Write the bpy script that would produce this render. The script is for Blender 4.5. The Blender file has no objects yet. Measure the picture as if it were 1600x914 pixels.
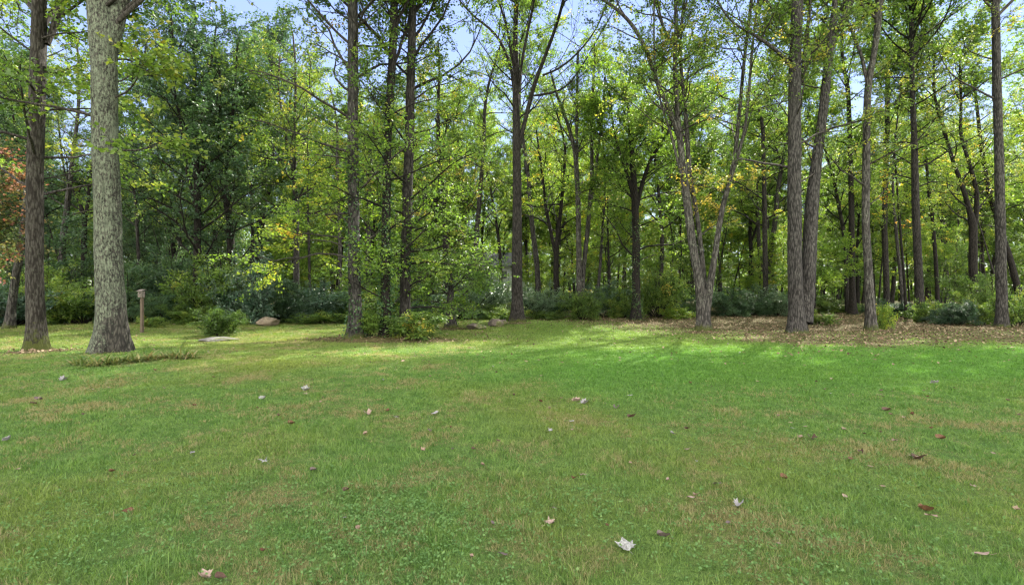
import bpy, math
import numpy as np
from math import radians, sin, cos, pi

# ------------------------------------------------------------------ camera, world, sun, exposure
sc = bpy.context.scene
COL = sc.collection
CAM_H = 1.6
F = 800.0                     # focal length in photograph pixels (1600 wide)
camd = bpy.data.cameras.new("camera"); cam = bpy.data.objects.new("camera", camd)
COL.objects.link(cam); sc.camera = cam
cam.location = (0, 0, CAM_H); cam.rotation_euler = (radians(90), 0, 0)
camd.sensor_width = 36; camd.lens = 18.0; camd.clip_start = 0.05; camd.clip_end = 3000

SUN_AZ = radians(35.7)        # to the right of the view direction (+Y)
SUN_EL = radians(43)
world = bpy.data.worlds.new("World"); sc.world = world; world.use_nodes = True
wn = world.node_tree; bg = wn.nodes["Background"]
sky = wn.nodes.new("ShaderNodeTexSky"); sky.sky_type = 'NISHITA'; sky.sun_disc = False
sky.sun_elevation = SUN_EL; sky.sun_rotation = SUN_AZ
sky.air_density = 1.0; sky.dust_density = 0.0; sky.ozone_density = 2.0
gam = wn.nodes.new("ShaderNodeGamma"); gam.inputs[1].default_value = 0.4      # evens out the brightening towards the sun
hsv = wn.nodes.new("ShaderNodeHueSaturation"); hsv.inputs["Hue"].default_value = 0.53; hsv.inputs["Saturation"].default_value = 1.7; hsv.inputs["Value"].default_value = 0.88
wn.links.new(sky.outputs[0], gam.inputs[0]); wn.links.new(gam.outputs[0], hsv.inputs["Color"]); 
# unseen cloud bank added behind the camera as fill light, thinning to blue ahead
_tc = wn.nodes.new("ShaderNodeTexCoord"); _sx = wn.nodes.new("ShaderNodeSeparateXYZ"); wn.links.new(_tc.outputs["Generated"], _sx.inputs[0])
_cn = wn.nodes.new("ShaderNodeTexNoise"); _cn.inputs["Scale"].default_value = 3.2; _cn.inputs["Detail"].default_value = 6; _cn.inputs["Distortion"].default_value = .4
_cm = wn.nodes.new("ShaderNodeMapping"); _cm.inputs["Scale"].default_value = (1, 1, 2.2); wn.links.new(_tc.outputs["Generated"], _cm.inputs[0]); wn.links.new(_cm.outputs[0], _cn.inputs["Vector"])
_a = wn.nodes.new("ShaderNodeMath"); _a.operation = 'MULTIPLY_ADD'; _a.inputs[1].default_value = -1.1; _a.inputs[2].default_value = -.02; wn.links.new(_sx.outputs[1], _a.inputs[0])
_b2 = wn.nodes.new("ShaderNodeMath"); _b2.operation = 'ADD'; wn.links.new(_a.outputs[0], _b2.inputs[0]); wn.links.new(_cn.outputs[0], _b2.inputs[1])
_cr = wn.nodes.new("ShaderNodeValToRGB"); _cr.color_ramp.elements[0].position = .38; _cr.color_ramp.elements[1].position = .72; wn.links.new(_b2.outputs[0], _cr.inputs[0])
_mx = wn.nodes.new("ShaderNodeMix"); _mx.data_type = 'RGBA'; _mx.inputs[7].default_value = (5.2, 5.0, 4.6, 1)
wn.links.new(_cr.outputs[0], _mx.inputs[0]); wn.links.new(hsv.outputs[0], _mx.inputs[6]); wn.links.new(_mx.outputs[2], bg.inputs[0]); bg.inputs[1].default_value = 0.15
sl = bpy.data.lights.new("sun", 'SUN'); sun = bpy.data.objects.new("sun", sl); COL.objects.link(sun)
sl.energy = 2.9; sl.angle = radians(0.6); sl.color = (1.0, 0.94, 0.84)
sun.rotation_euler = (radians(90) - SUN_EL, 0, pi - SUN_AZ)   # lamp -Z points away from the sun
sun.location = (20, 30, 60)
sc.view_settings.view_transform = 'Standard'; sc.view_settings.look = 'None'
sc.view_settings.gamma = 1.0; sc.view_settings.exposure = 2.55; sc.view_settings.use_curve_mapping = False
sc.render.engine = 'CYCLES'
cy = sc.cycles
cy.max_bounces = 8; cy.diffuse_bounces = 7; cy.glossy_bounces = 2; cy.transmission_bounces = 3
cy.transparent_max_bounces = 4; cy.volume_bounces = 0
cy.caustics_reflective = False; cy.caustics_refractive = False
cy.use_adaptive_sampling = True; cy.adaptive_threshold = 0.02
cy.use_denoising = True
cy.sample_clamp_indirect = 10.0
try:
    sc.render.film_transparent = False
    cy.pixel_filter_type = 'BLACKMAN_HARRIS'; cy.filter_width = 1.3
except Exception: pass

# ------------------------------------------------------------------ helpers
rng = np.random.default_rng(7)

def ground_z(x, y):
    x = np.asarray(x, float); y = np.asarray(y, float)
    k = np.clip((y - 5) / 8, 0, 1)
    z = k * (0.05 * np.sin(x * 0.31 + 1.0) * np.cos(y * 0.23) + 0.03 * np.sin(x * 0.13 - y * 0.4))
    # shallow mound of the mulch bed round the three trunks
    z = z + 0.13 * np.exp(-(((x + 4.2) / 2.6) ** 2 + ((y - 17.2) / 0.9) ** 2))
    # rise of the woods floor on the right
    z = z + 0.25 * np.clip((y - 34) / 30, 0, 1)
    return z

def at(px, py):
    """ground point seen at a pixel of the photograph"""
    D = CAM_H * F / (py - 457.0)
    return ((px - 800.0) / F * D, D)

def edge_y(x, y):
    """where lawn turns into leaf litter, as a distance along the view for a bearing"""
    a = x / np.maximum(y, 0.1)
    return np.interp(a, [-1.5, -1, -.6, -.4, -.1, .0, .1, .25, .4, .6, .8, 1.1, 1.6],
                        [25, 25, 25.0, 26.5, 30, 28, 24, 18.5, 15.6, 14.4, 14.0, 14.4, 15.0])

def wob(x, y):
    return (0.5 * np.sin(x * 0.9 + 1.3 * np.sin(y * 0.7)) + 0.35 * np.sin(y * 1.7 + x * 0.6) + 0.25 * np.sin(x * 2.9 - y * 2.1 + 2))

def litter(x, y):
    x = np.asarray(x, float); y = np.asarray(y, float)
    e = edge_y(x, y)
    L = np.clip((y - e + 2.0 + 1.5 * wob(x, y)) / 4.0, 0, 1)
    # greener strips keep going between the middle trees
    a = x / np.maximum(y, .1)
    L = L * np.where((a < .45) & (y < 36), 0.55 + 0.35 * np.clip((y - e) / 6, 0, 1), 1)
    L = np.maximum(L, .42 * np.clip((y - 15.5 + wob(x * .5, y * .5) * 1.6) / 3, 0, 1) * np.clip((a + .25) * 5, 0, 1) * (.6 + .4 * wob(x * .7 + 3, y)))
    bed = np.exp(-((((x + 4.3) / 2.7) ** 2 + ((y - 16.95) / 0.95) ** 2)) ** 2) * 1.25
    L = L * np.where(y < e + 7, .74, 1)
    L = np.maximum(L, np.clip(bed, 0, 1))
    for (cx, cy_, r) in LITTER_SPOTS:
        L = np.maximum(L, np.clip(1.3 * np.exp(-(((x - cx) / r) ** 2 + ((y - cy_) / (r * .8)) ** 2)), 0, 1))
    return L
LITTER_SPOTS = []

def tag(o, label=None, cat=None, group=None, kind=None):
    if label: o["label"] = label
    if cat: o["category"] = cat
    if group: o["group"] = group
    if kind: o["kind"] = kind
    return o

def empty(name, loc, rz=0.0):
    o = bpy.data.objects.new(name, None); COL.objects.link(o)
    o.empty_display_size = 0.2; o.location = loc; o.rotation_euler = (0, 0, rz)
    return o

def copy_tree(o, parent=None):
    c = o.copy(); COL.objects.link(c)
    if parent is not None: c.parent = parent
    for ch in list(o.children): copy_tree(ch, c)
    return c

def mesh_np(name, V, Fq, mats, smooth=False, tint=None, matidx=None, tris=None):
    V = np.ascontiguousarray(V, dtype=np.float32)
    Fq = np.ascontiguousarray(Fq, dtype=np.int32).reshape(-1, 4)
    me = bpy.data.meshes.new(name)
    nq = len(Fq); nt = 0 if tris is None else len(tris)
    loops = Fq.ravel()
    starts = np.arange(nq, dtype=np.int32) * 4
    if nt:
        tris = np.ascontiguousarray(tris, dtype=np.int32)
        loops = np.concatenate([loops, tris.ravel()])
        starts = np.concatenate([starts, nq * 4 + np.arange(nt, dtype=np.int32) * 3])
    me.vertices.add(len(V)); me.vertices.foreach_set("co", V.ravel())
    me.loops.add(len(loops)); me.loops.foreach_set("vertex_index", loops)
    me.polygons.add(nq + nt); me.polygons.foreach_set("loop_start", starts)
    for m in (mats if isinstance(mats, (list, tuple)) else [mats]): me.materials.append(m)
    if matidx is not None: me.polygons.foreach_set("material_index", np.asarray(matidx, np.int32))
    me.polygons.foreach_set("use_smooth", np.full(nq + nt, bool(smooth)))
    if tint is not None:
        a = me.attributes.new("tint", 'FLOAT', 'FACE'); a.data.foreach_set("value", np.asarray(tint, np.float32))
    me.update(calc_edges=True)
    return me

def obj(name, me, parent=None):
    o = bpy.data.objects.new(name, me); COL.objects.link(o)
    if parent is not None: o.parent = parent
    return o

def norm(v): return v / np.maximum(np.linalg.norm(v, axis=-1, keepdims=True), 1e-9)

class Q:
    """collects quads"""
    def __init__(s): s.V = []; s.F = []; s.T = []; s.n = 0
    def add(s, V, Fq, T=None):
        s.V.append(V); s.F.append(Fq + s.n); s.n += len(V)
        s.T.append(np.zeros(len(Fq)) if T is None else T)
    def mesh(s, name, mats, smooth=False):
        if not s.V:
            return mesh_np(name, np.zeros((0, 3)), np.zeros((0, 4)), mats)
        return mesh_np(name, np.concatenate(s.V), np.concatenate(s.F), mats, smooth, np.concatenate(s.T))

def tubes(P, R, sides):
    """P (N,K,3), R (N,K)"""
    N, K, _ = P.shape
    T = np.empty_like(P); T[:, 1:-1] = P[:, 2:] - P[:, :-2]; T[:, 0] = P[:, 1] - P[:, 0]; T[:, -1] = P[:, -1] - P[:, -2]
    T = norm(T)
    ov = norm(P[:, -1] - P[:, 0])
    ref = np.where(np.abs(ov[:, 2:3]) > .7, np.array([[1., 0, 0]]), np.array([[0, 0, 1.]]))[:, None, :]
    U = norm(np.cross(T, np.broadcast_to(ref, T.shape))); W = np.cross(T, U)
    a = np.arange(sides) * 2 * pi / sides
    V = P[:, :, None, :] + R[:, :, None, None] * (U[:, :, None, :] * np.cos(a)[None, None, :, None] + W[:, :, None, :] * np.sin(a)[None, None, :, None])
    V = V.reshape(-1, 3)
    idx = np.arange(N * K * sides).reshape(N, K, sides)
    A = idx[:, :-1]; B = idx[:, 1:]
    Fq = np.stack([A, np.roll(A, -1, 2), np.roll(B, -1, 2), B], -1).reshape(-1, 4)
    return V, Fq

def grow(S, D, L, n, wander, lift, r):
    P = [S]; d = norm(D); L = np.asarray(L).reshape(-1, 1)
    lift = np.asarray(lift)
    if lift.ndim == 0: lift = np.full((len(S), 1), float(lift))
    for i in range(n):
        d = d + wander * r.normal(size=d.shape); d[:, 2:3] += lift; d = norm(d)
        S = S + d * L / n; P.append(S)
    return np.stack(P, 1)

def children_of(P, k, tmin, tmax, ang, r, flat=0.0, angj=.25):
    N, K, _ = P.shape
    t = tmin + (tmax - tmin) * (np.arange(k)[None] + r.random((N, k))) / k
    u = t * (K - 1); i = np.minimum(u.astype(int), K - 2); f = (u - i)[..., None]
    n_ = np.arange(N)[:, None]
    A = P[n_, i]; B = P[n_, i + 1]
    S = A * (1 - f) + B * f; T = norm(B - A)
    R_ = r.normal(size=T.shape); R_[..., 2] *= (1 - flat)
    perp = norm(R_ - (R_ * T).sum(-1, keepdims=True) * T)
    a = ang + angj * r.normal(size=t.shape)
    D = T * np.cos(a)[..., None] + perp * np.sin(a)[..., None]
    return S.reshape(-1, 3), D.reshape(-1, 3), t.reshape(-1)

def leaves(q, P, m, length, width, r, tint_base, spread=.10, droop=.25, up=1.0, tj=.07, t0=.1):
    """m leaves along each twig polyline"""
    N, K, _ = P.shape
    t = t0 + (1 - t0) * r.random((N, m)); u = t * (K - 1); i = np.minimum(u.astype(int), K - 2); f = (u - i)[..., None]
    n_ = np.arange(N)[:, None]
    A = P[n_, i]; B = P[n_, i + 1]; T = norm(B - A)
    S = (A * (1 - f) + B * f).reshape(-1, 3) + spread * r.normal(size=(N * m, 3)) * np.array([1, 1, .6])
    T = T.reshape(-1, 3)
    d = norm(T * .6 + r.normal(size=T.shape) * np.array([.8, .8, .45]) + np.array([0, 0, -droop]))
    nrm = r.normal(size=d.shape) * .65 + np.array([0, 0, up]); side = norm(np.cross(nrm, d))
    nn = norm(np.cross(d, side))
    l = (length * (.65 + .6 * r.random(len(d))))[:, None]; w = width / length * l * .5
    mid = S + d * l * .42
    V = np.stack([S, mid + side * w + nn * w * .25, S + d * l, mid - side * w + nn * w * .25], 1).reshape(-1, 3)
    Fq = np.arange(len(S) * 4).reshape(-1, 4)
    T_ = np.repeat(tint_base, m) + tj * r.normal(size=N * m)
    q.add(V, Fq, np.clip(T_, 0, .93))

def crown_from(limb, limbR, qb, ql, r, sub=6, twig=5, m=14, leaf=(.12, .085), flat=.3, sublen=.45, twiglen=.8, lift2=.03,
               tint=.4, tvar=.18, spread=.065, droop=.25, t0=.25, bare=0.0):
    """limb (N,K,3) -> branches into qb, leaves into ql"""
    L = np.linalg.norm(np.diff(limb, axis=1), axis=-1).sum(1)
    leaf = (leaf[0] * .84, leaf[1] * .84); m = int(round(m * 1.4))
    V, Fq = tubes(limb, limbR, 7); qb.add(V, Fq)
    S, D, t = children_of(limb, sub, t0, 1.0, .75, r, flat)
    Ls = np.repeat(L, sub) * sublen * (1.15 - .6 * t) * (.7 + .6 * r.random(len(t)))
    Ls = np.clip(Ls, .4, 4)
    P2 = grow(S, D, Ls, 4, .16, lift2, r)
    k = np.repeat(limbR[:, 0], sub)
    r0 = np.clip(k * .42 * (1.1 - .6 * t), .008, .08)
    R2 = r0[:, None] * np.linspace(1, .3, 5)[None]
    V, Fq = tubes(P2, R2, 4); qb.add(V, Fq)
    S, D, t = children_of(P2, twig, .25, 1.0, .7, r, flat)
    Lt = twiglen * (.6 + .7 * r.random(len(t)))
    P3 = grow(S, D, Lt, 3, .18, -.02, r)
    R3 = np.full((len(S), 4), 1.0) * np.linspace(.009, .003, 4)[None]
    V, Fq = tubes(P3, R3, 3); qb.add(V, Fq)
    keep = r.random(len(P3)) >= bare
    P3 = P3[keep]
    tb = np.repeat(tint + tvar * r.normal(size=len(P2)), twig)[keep] + .06 * r.normal(size=len(P3))
    leaves(ql, P3, m, leaf[0], leaf[1], r, tb, spread, droop)

def resample(P, R, step):
    P = np.asarray(P, float); R = np.asarray(R, float)
    s = np.concatenate([[0], np.cumsum(np.linalg.norm(np.diff(P, axis=0), axis=1))])
    n = max(4, int(s[-1] / step) + 1); u = np.linspace(0, s[-1], n)
    out = np.stack([np.interp(u, s, P[:, j]) for j in range(3)], 1); rr = np.interp(u, s, R)
    k = max(1, int(.5 / step))
    if n > 2 * k + 3:
        for _ in range(2):
            pad = np.concatenate([np.repeat(out[:1], k, 0) - (out[1:2] - out[:1]) * np.arange(k, 0, -1)[:, None], out,
                                  out[-1:] + (out[-1:] - out[-2:-1]) * np.arange(1, k + 1)[:, None]])
            out = np.stack([np.convolve(pad[:, j], np.ones(2 * k + 1) / (2 * k + 1), 'valid') for j in range(3)], 1)
    return out, rr

def trunk_geo(q, P, R, r, sides=18, flare=.6, step=.22, rough=.035, lobes=5, flh=.42):
    P, R = resample(P, R, step)
    K = len(P)
    T = np.gradient(P, axis=0); T = norm(T)
    ref = np.array([1., 0, 0]) if abs(T[:, 2].mean()) > .5 else np.array([0, 0, 1.])
    U = norm(np.cross(T, ref)); W = np.cross(T, U)
    a = np.arange(sides) * 2 * pi / sides
    h = np.maximum(P[:, 2] - P[0, 2], 0) if flare > 0 else np.full(K, 9.)
    ph = r.random(4) * 6.28
    fl = 1 + flare * np.exp(-h / flh)[:, None] * (1 + .35 * np.sin(lobes * a + ph[0])[None] + .2 * np.sin((lobes - 2) * a + ph[1])[None])
    hh = np.arange(K)[:, None] * step
    n1 = np.sin(3 * a[None] + hh * .9 + ph[2]) * .5 + np.sin(2 * a[None] - hh * .6 + ph[3]) * .5 + .5 * np.sin(hh * 2.1 + a[None])
    rad = R[:, None] * fl * (1 + rough * n1 + rough * .5 * r.normal(size=(K, sides)))
    V = P[:, None] + rad[..., None] * (U[:, None] * np.cos(a)[None, :, None] + W[:, None] * np.sin(a)[None, :, None])
    idx = np.arange(K * sides).reshape(K, sides)
    Fq = np.stack([idx[:-1], np.roll(idx[:-1], -1, 1), np.roll(idx[1:], -1, 1), idx[1:]], -1).reshape(-1, 4)
    q.add(V.reshape(-1, 3), Fq)
    return P, R

# ------------------------------------------------------------------ materials
def nt(name):
    m = bpy.data.materials.new(name); m.use_nodes = True
    t = m.node_tree; t.nodes.clear()
    out = t.nodes.new("ShaderNodeOutputMaterial")
    def N(kind, **kw):
        n = t.nodes.new(kind)
        for k, v in kw.items():
            if k in n.inputs.keys() if hasattr(n.inputs, 'keys') else False: n.inputs[k].default_value = v
            else: setattr(n, k, v)
        return n
    return m, t, out, N

def ramp(t, src, stops, interp='LINEAR'):
    n = t.nodes.new("ShaderNodeValToRGB"); cr = n.color_ramp; cr.interpolation = interp
    while len(cr.elements) < len(stops): cr.elements.new(.5)
    for e, (p, c) in zip(cr.elements, stops):
        e.position = p; e.color = (*c, 1) if len(c) == 3 else c
    t.links.new(src, n.inputs[0]); return n

def math_n(t, op, a, b=None, clamp=False):
    n = t.nodes.new("ShaderNodeMath"); n.operation = op; n.use_clamp = clamp
    for i, v in enumerate((a, b)):
        if v is None: continue
        if isinstance(v, (int, float)): n.inputs[i].default_value = v
        else: t.links.new(v, n.inputs[i])
    return n.outputs[0]

def mixc(t, fac, a, b, mode='MIX'):
    n = t.nodes.new("ShaderNodeMix"); n.data_type = 'RGBA'; n.blend_type = mode
    for sock, v in ((n.inputs[0], fac), (n.inputs[6], a), (n.inputs[7], b)):
        if isinstance(v, (int, float)): sock.default_value = v
        elif isinstance(v, tuple): sock.default_value = (*v, 1)
        else: t.links.new(v, sock)
    return n.outputs[2]

def noise(t, vec, scale, detail=3, rough=.55, dist=0):
    n = t.nodes.new("ShaderNodeTexNoise"); n.inputs["Scale"].default_value = scale
    n.inputs["Detail"].default_value = detail; n.inputs["Roughness"].default_value = rough
    n.inputs["Distortion"].default_value = dist
    if vec is not None: t.links.new(vec, n.inputs["Vector"])
    return n.outputs[0]

def leaf_mat(name, stops, trans=.45, rough=.45, spec=.5, gain=(1.75, 1.8, .9), hue=.06):
    stops = [(p_, tuple(v_ * g_ for v_, g_ in zip(c_, (1.62, 1.46, 1.85)))) for p_, c_ in stops]
    m, t, out, N = nt(name)
    at_ = N("ShaderNodeAttribute"); at_.attribute_name = "tint"
    oi = N("ShaderNodeObjectInfo")
    v = math_n(t, 'ADD', at_.outputs["Fac"], math_n(t, 'MULTIPLY', math_n(t, 'SUBTRACT', oi.outputs["Random"], .5), hue * 3))
    c = ramp(t, v, stops).outputs[0]
    p = N("ShaderNodeBsdfPrincipled"); t.links.new(c, p.inputs["Base Color"])
    p.inputs["Roughness"].default_value = rough; p.inputs["Specular IOR Level"].default_value = spec
    tr = N("ShaderNodeBsdfTranslucent"); c2 = mixc(t, 1.0, c, gain, 'MULTIPLY'); t.links.new(c2, tr.inputs[0])
    mx = N("ShaderNodeMixShader"); mx.inputs[0].default_value = trans
    t.links.new(p.outputs[0], mx.inputs[1]); t.links.new(tr.outputs[0], mx.inputs[2]); t.links.new(mx.outputs[0], out.inputs[0])
    return m

LG = leaf_mat("leaf_green", [(0, (.028, .060, .012)), (.35, (.050, .100, .016)), (.62, (.085, .145, .022)), (.85, (.15, .19, .03)), (1, (.30, .24, .04))])
LY = leaf_mat("leaf_yellow_green", [(0, (.050, .105, .016)), (.4, (.085, .155, .020)), (.7, (.15, .22, .026)), (.88, (.28, .28, .03)), (1, (.42, .24, .04))], trans=.5)
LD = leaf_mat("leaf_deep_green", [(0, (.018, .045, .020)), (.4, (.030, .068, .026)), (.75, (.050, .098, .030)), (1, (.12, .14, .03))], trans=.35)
LL = leaf_mat("leaf_laurel", [(0, (.020, .050, .026)), (.5, (.038, .085, .042)), (1, (.075, .13, .058))], trans=.28, rough=.3, spec=.9)
LR = leaf_mat("leaf_red", [(0, (.045, .09, .02)), (.3, (.11, .13, .04)), (.5, (.17, .11, .05)), (.75, (.18, .085, .06)), (1, (.24, .17, .14))], gain=(1.7, 1.3, .9))
LO = leaf_mat("leaf_gold", [(0, (.08, .13, .015)), (.3, (.18, .22, .02)), (.55, (.36, .32, .025)), (.8, (.48, .30, .03)), (1, (.5, .2, .05))], gain=(1.8, 1.7, .6))
LS = leaf_mat("leaf_silvery", [(0, (.034, .075, .028)), (.5, (.056, .108, .042)), (1, (.11, .16, .07))], trans=.25, rough=.28, spec=1.0)
LI = leaf_mat("leaf_ivy", [(0, (.016, .045, .014)), (.5, (.03, .075, .02)), (1, (.09, .13, .025))], trans=.3, rough=.35)

def bark_mat(name, dark, light, lichen=0.0, lich_col=(.30, .36, .24), moss=0.0, scale=1.0, bump=.8, side=0.0):
    m, t, out, N = nt(name)
    tc = N("ShaderNodeTexCoord"); mp = N("ShaderNodeMapping")
    mp.inputs["Scale"].default_value = (1, 1, .22); t.links.new(tc.outputs["Object"], mp.inputs[0])
    wob_ = noise(t, tc.outputs["Object"], 3.0, 2)
    vo = N("ShaderNodeTexVoronoi"); vo.feature = 'F1'; vo.inputs["Scale"].default_value = 22 * scale
    dist = N("ShaderNodeVectorMath"); dist.operation = 'ADD'
    nz = t.nodes.new("ShaderNodeTexNoise"); nz.inputs["Scale"].default_value = 7 * scale; t.links.new(mp.outputs[0], nz.inputs["Vector"])
    sc_ = N("ShaderNodeVectorMath"); sc_.operation = 'SCALE'; sc_.inputs["Scale"].default_value = .10; t.links.new(nz.outputs[1], sc_.inputs[0])
    t.links.new(mp.outputs[0], dist.inputs[0]); t.links.new(sc_.outputs[0], dist.inputs[1])
    t.links.new(dist.outputs[0], vo.inputs["Vector"])
    fine = noise(t, mp.outputs[0], 60 * scale, 4, .65)
    hgt = math_n(t, 'ADD', math_n(t, 'MULTIPLY', math_n(t, 'SUBTRACT', 1.0, vo.outputs["Distance"]), .6), math_n(t, 'MULTIPLY', fine, .62))
    f = ramp(t, hgt, [(.50, (0, 0, 0)), (.80, (1, 1, 1))]).outputs[0]
    base = mixc(t, f, dark, light)
    big = noise(t, tc.outputs["Object"], 1.3, 4, .6)
    base = mixc(t, ramp(t, big, [(.35, (0, 0, 0)), (.7, (1, 1, 1))]).outputs[0], base, mixc(t, 1.0, base, (.72, .70, .70), 'MULTIPLY'))
    if lichen > 0:
        l1 = noise(t, tc.outputs["Object"], 17, 6, .75)
        l2 = noise(t, tc.outputs["Object"], 1.6, 3, .6)
        s = math_n(t, 'ADD', math_n(t, 'MULTIPLY', l1, .75), math_n(t, 'MULTIPLY', l2, .4))
        if side:
            sx = N("ShaderNodeSeparateXYZ"); t.links.new(tc.outputs["Object"], sx.inputs[0])
            s = math_n(t, 'SUBTRACT', s, math_n(t, 'MULTIPLY', math_n(t, 'ADD', sx.outputs[0], -.22), side))
            s = math_n(t, 'ADD', s, math_n(t, 'MULTIPLY', math_n(t, 'MINIMUM', math_n(t, 'SUBTRACT', sx.outputs[2], 1.3), 0.0), .18))
        lo = .73 - .28 * lichen
        lf = ramp(t, s, [(lo, (0, 0, 0)), (lo + .06, (1, 1, 1))]).outputs[0]
        mp2 = N("ShaderNodeMapping"); mp2.inputs["Scale"].default_value = (1, 1, .5); t.links.new(tc.outputs["Object"], mp2.inputs[0])
        fl_ = ramp(t, noise(t, mp2.outputs[0], 24, 5, .75), [(.45, (.0, .0, .0)), (.53, (1, 1, 1))]).outputs[0]
        lf = math_n(t, 'MULTIPLY', lf, math_n(t, 'MAXIMUM', fl_, ramp(t, noise(t, mp2.outputs[0], 3.0, 4, .6), [(.50, (0, 0, 0)), (.66, (.85, .85, .85))]).outputs[0]))
        lf = math_n(t, 'MULTIPLY', lf, math_n(t, 'MULTIPLY_ADD' if False else 'ADD', math_n(t, 'MULTIPLY', f, .45), .5), True)
        base = mixc(t, lf, base, lich_col)
    if moss > 0:
        sp = N("ShaderNodeSeparateXYZ"); t.links.new(tc.outputs["Object"], sp.inputs[0])
        mm = math_n(t, 'ADD', math_n(t, 'MULTIPLY', sp.outputs[2], -1.0 / moss), math_n(t, 'MULTIPLY', noise(t, tc.outputs["Object"], 7, 5, .75), 3.2))
        mf = ramp(t, math_n(t, 'MULTIPLY', mm, .5), [(.40, (0, 0, 0)), (.70, (.9, .9, .9))]).outputs[0]
        base = mixc(t, mf, base, mixc(t, fine, (.03, .040, .008), (.085, .10, .018)))
    p = N("ShaderNodeBsdfPrincipled"); p.inputs["Roughness"].default_value = .9; p.inputs["Specular IOR Level"].default_value = .25
    t.links.new(base, p.inputs["Base Color"])
    b = N("ShaderNodeBump"); b.inputs["Strength"].default_value = bump; b.inputs["Distance"].default_value = .06
    t.links.new(hgt, b.inputs["Height"]); t.links.new(b.outputs[0], p.inputs["Normal"]); t.links.new(p.outputs[0], out.inputs[0])
    return m

BK_LICHEN = bark_mat("bark_lichen", (.022, .021, .018), (.085, .080, .066), lichen=.86, lich_col=(.165, .195, .135), side=.6, moss=.06)
BK_MOSS = bark_mat("bark_mossy", (.019, .016, .0125), (.074, .069, .058), lichen=.3, lich_col=(.10, .115, .08), moss=.75)
BK_BROWN = bark_mat("bark_brown", (.014, .0125, .011), (.060, .055, .049), lichen=.2, lich_col=(.08, .09, .065), moss=.25, bump=1.0)
BK_GRAY = bark_mat("bark_gray", (.020, .019, .0175), (.088, .083, .077), lichen=.22, lich_col=(.13, .145, .115), moss=.2)
BK_PALE = bark_mat("bark_pale", (.026, .0245, .022), (.112, .105, .095), lichen=.40, lich_col=(.19, .21, .16), moss=.35, scale=.8)
BK_DARK = bark_mat("bark_dark", (.009, .008, .007), (.034, .029, .025), moss=.1)
BK_TWIG = bark_mat("bark_twig", (.022, .019, .016), (.075, .068, .060), bump=.3)

def litter_color(t, vec):
    a = noise(t, vec, 9, 5, .7); b = noise(t, vec, 45, 3, .6)
    c = ramp(t, a, [(.25, (.060, .054, .024)), (.45, (.115, .115, .042)), (.6, (.175, .150, .070)), (.8, (.24, .205, .115))]).outputs[0]
    return mixc(t, ramp(t, b, [(.4, (0, 0, 0)), (.65, (1, 1, 1))]).outputs[0], mixc(t, 1.0, c, (.45, .42, .38), 'MULTIPLY'), c)

def lawn_color(t, vec, blade=False):
    """patchy mown turf: green, yellowish and dry tan drifts, all fixed in world space"""
    n1 = noise(t, vec, .9, 4, .6, .4); n2 = noise(t, vec, .22, 3, .5); n3 = noise(t, vec, 4.5, 3, .6)
    g = mixc(t, ramp(t, n3, [(.35, (0, 0, 0)), (.65, (1, 1, 1))]).outputs[0], (.096, .188, .044), (.150, .242, .066))
    y = (.22, .235, .055)
    g = mixc(t, ramp(t, n2, [(.46, (0, 0, 0)), (.68, (.65, .65, .65))]).outputs[0], g, y)
    d = ramp(t, math_n(t, 'ADD', math_n(t, 'MULTIPLY', n1, .62), math_n(t, 'MULTIPLY', noise(t, vec, 7.0, 3, .65), .38)), [(.475, (0, 0, 0)), (.62, (.8, .8, .8))]).outputs[0]
    # greener, denser strip of turf farther out on the right
    sx = t.nodes.new("ShaderNodeSeparateXYZ"); t.links.new(vec, sx.inputs[0])
    a = math_n(t, 'MULTIPLY', math_n(t, 'SUBTRACT', sx.outputs[1], 6.5), .3, True)
    b = math_n(t, 'MULTIPLY', math_n(t, 'ADD', sx.outputs[0], 2.5), .25, True)
    lush = math_n(t, 'MULTIPLY', a, b, True)
    g = mixc(t, math_n(t, 'MULTIPLY', lush, .8), g, (.088, .210, .034))
    far = math_n(t, 'MULTIPLY', math_n(t, 'SUBTRACT', sx.outputs[1], math_n(t, 'ADD', 11.0, math_n(t, 'MULTIPLY', n2, 5.0))), .4, True)
    g = mixc(t, math_n(t, 'MULTIPLY', far, .45), g, (.17, .20, .055))
    d = math_n(t, 'MULTIPLY', d, math_n(t, 'SUBTRACT', 1.0, lush), True)
    return g, d

# ground
def ground_mat():
    m, t, out, N = nt("lawn_and_leaf_litter")
    ge = N("ShaderNodeNewGeometry"); vec = ge.outputs["Position"]
    g, d = lawn_color(t, vec)
    fine = noise(t, vec, 38, 4, .7)
    g = mixc(t, d, g, (.19, .175, .075))
    g = mixc(t, 1.0, g, ramp(t, fine, [(.3, (.45, .45, .4)), (.7, (1.15, 1.15, 1.1))]).outputs[0], 'MULTIPLY')
    at_ = N("ShaderNodeAttribute"); at_.attribute_name = "litter"
    nn = noise(t, vec, 6, 5, .7)
    lf = ramp(t, math_n(t, 'ADD', at_.outputs["Fac"], math_n(t, 'MULTIPLY', math_n(t, 'SUBTRACT', nn, .5), 1.3)), [(.40, (0, 0, 0)), (.62, (1, 1, 1))]).outputs[0]
    c = mixc(t, lf, g, litter_color(t, vec))
    p = N("ShaderNodeBsdfPrincipled"); p.inputs["Roughness"].default_value = .95; p.inputs["Specular IOR Level"].default_value = .15
    t.links.new(c, p.inputs["Base Color"])
    b = N("ShaderNodeBump"); b.inputs["Strength"].default_value = .9; b.inputs["Distance"].default_value = .05
    t.links.new(math_n(t, 'ADD', fine, math_n(t, 'MULTIPLY', nn, .6)), b.inputs["Height"]); t.links.new(b.outputs[0], p.inputs["Normal"])
    t.links.new(p.outputs[0], out.inputs[0])
    return m

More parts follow.
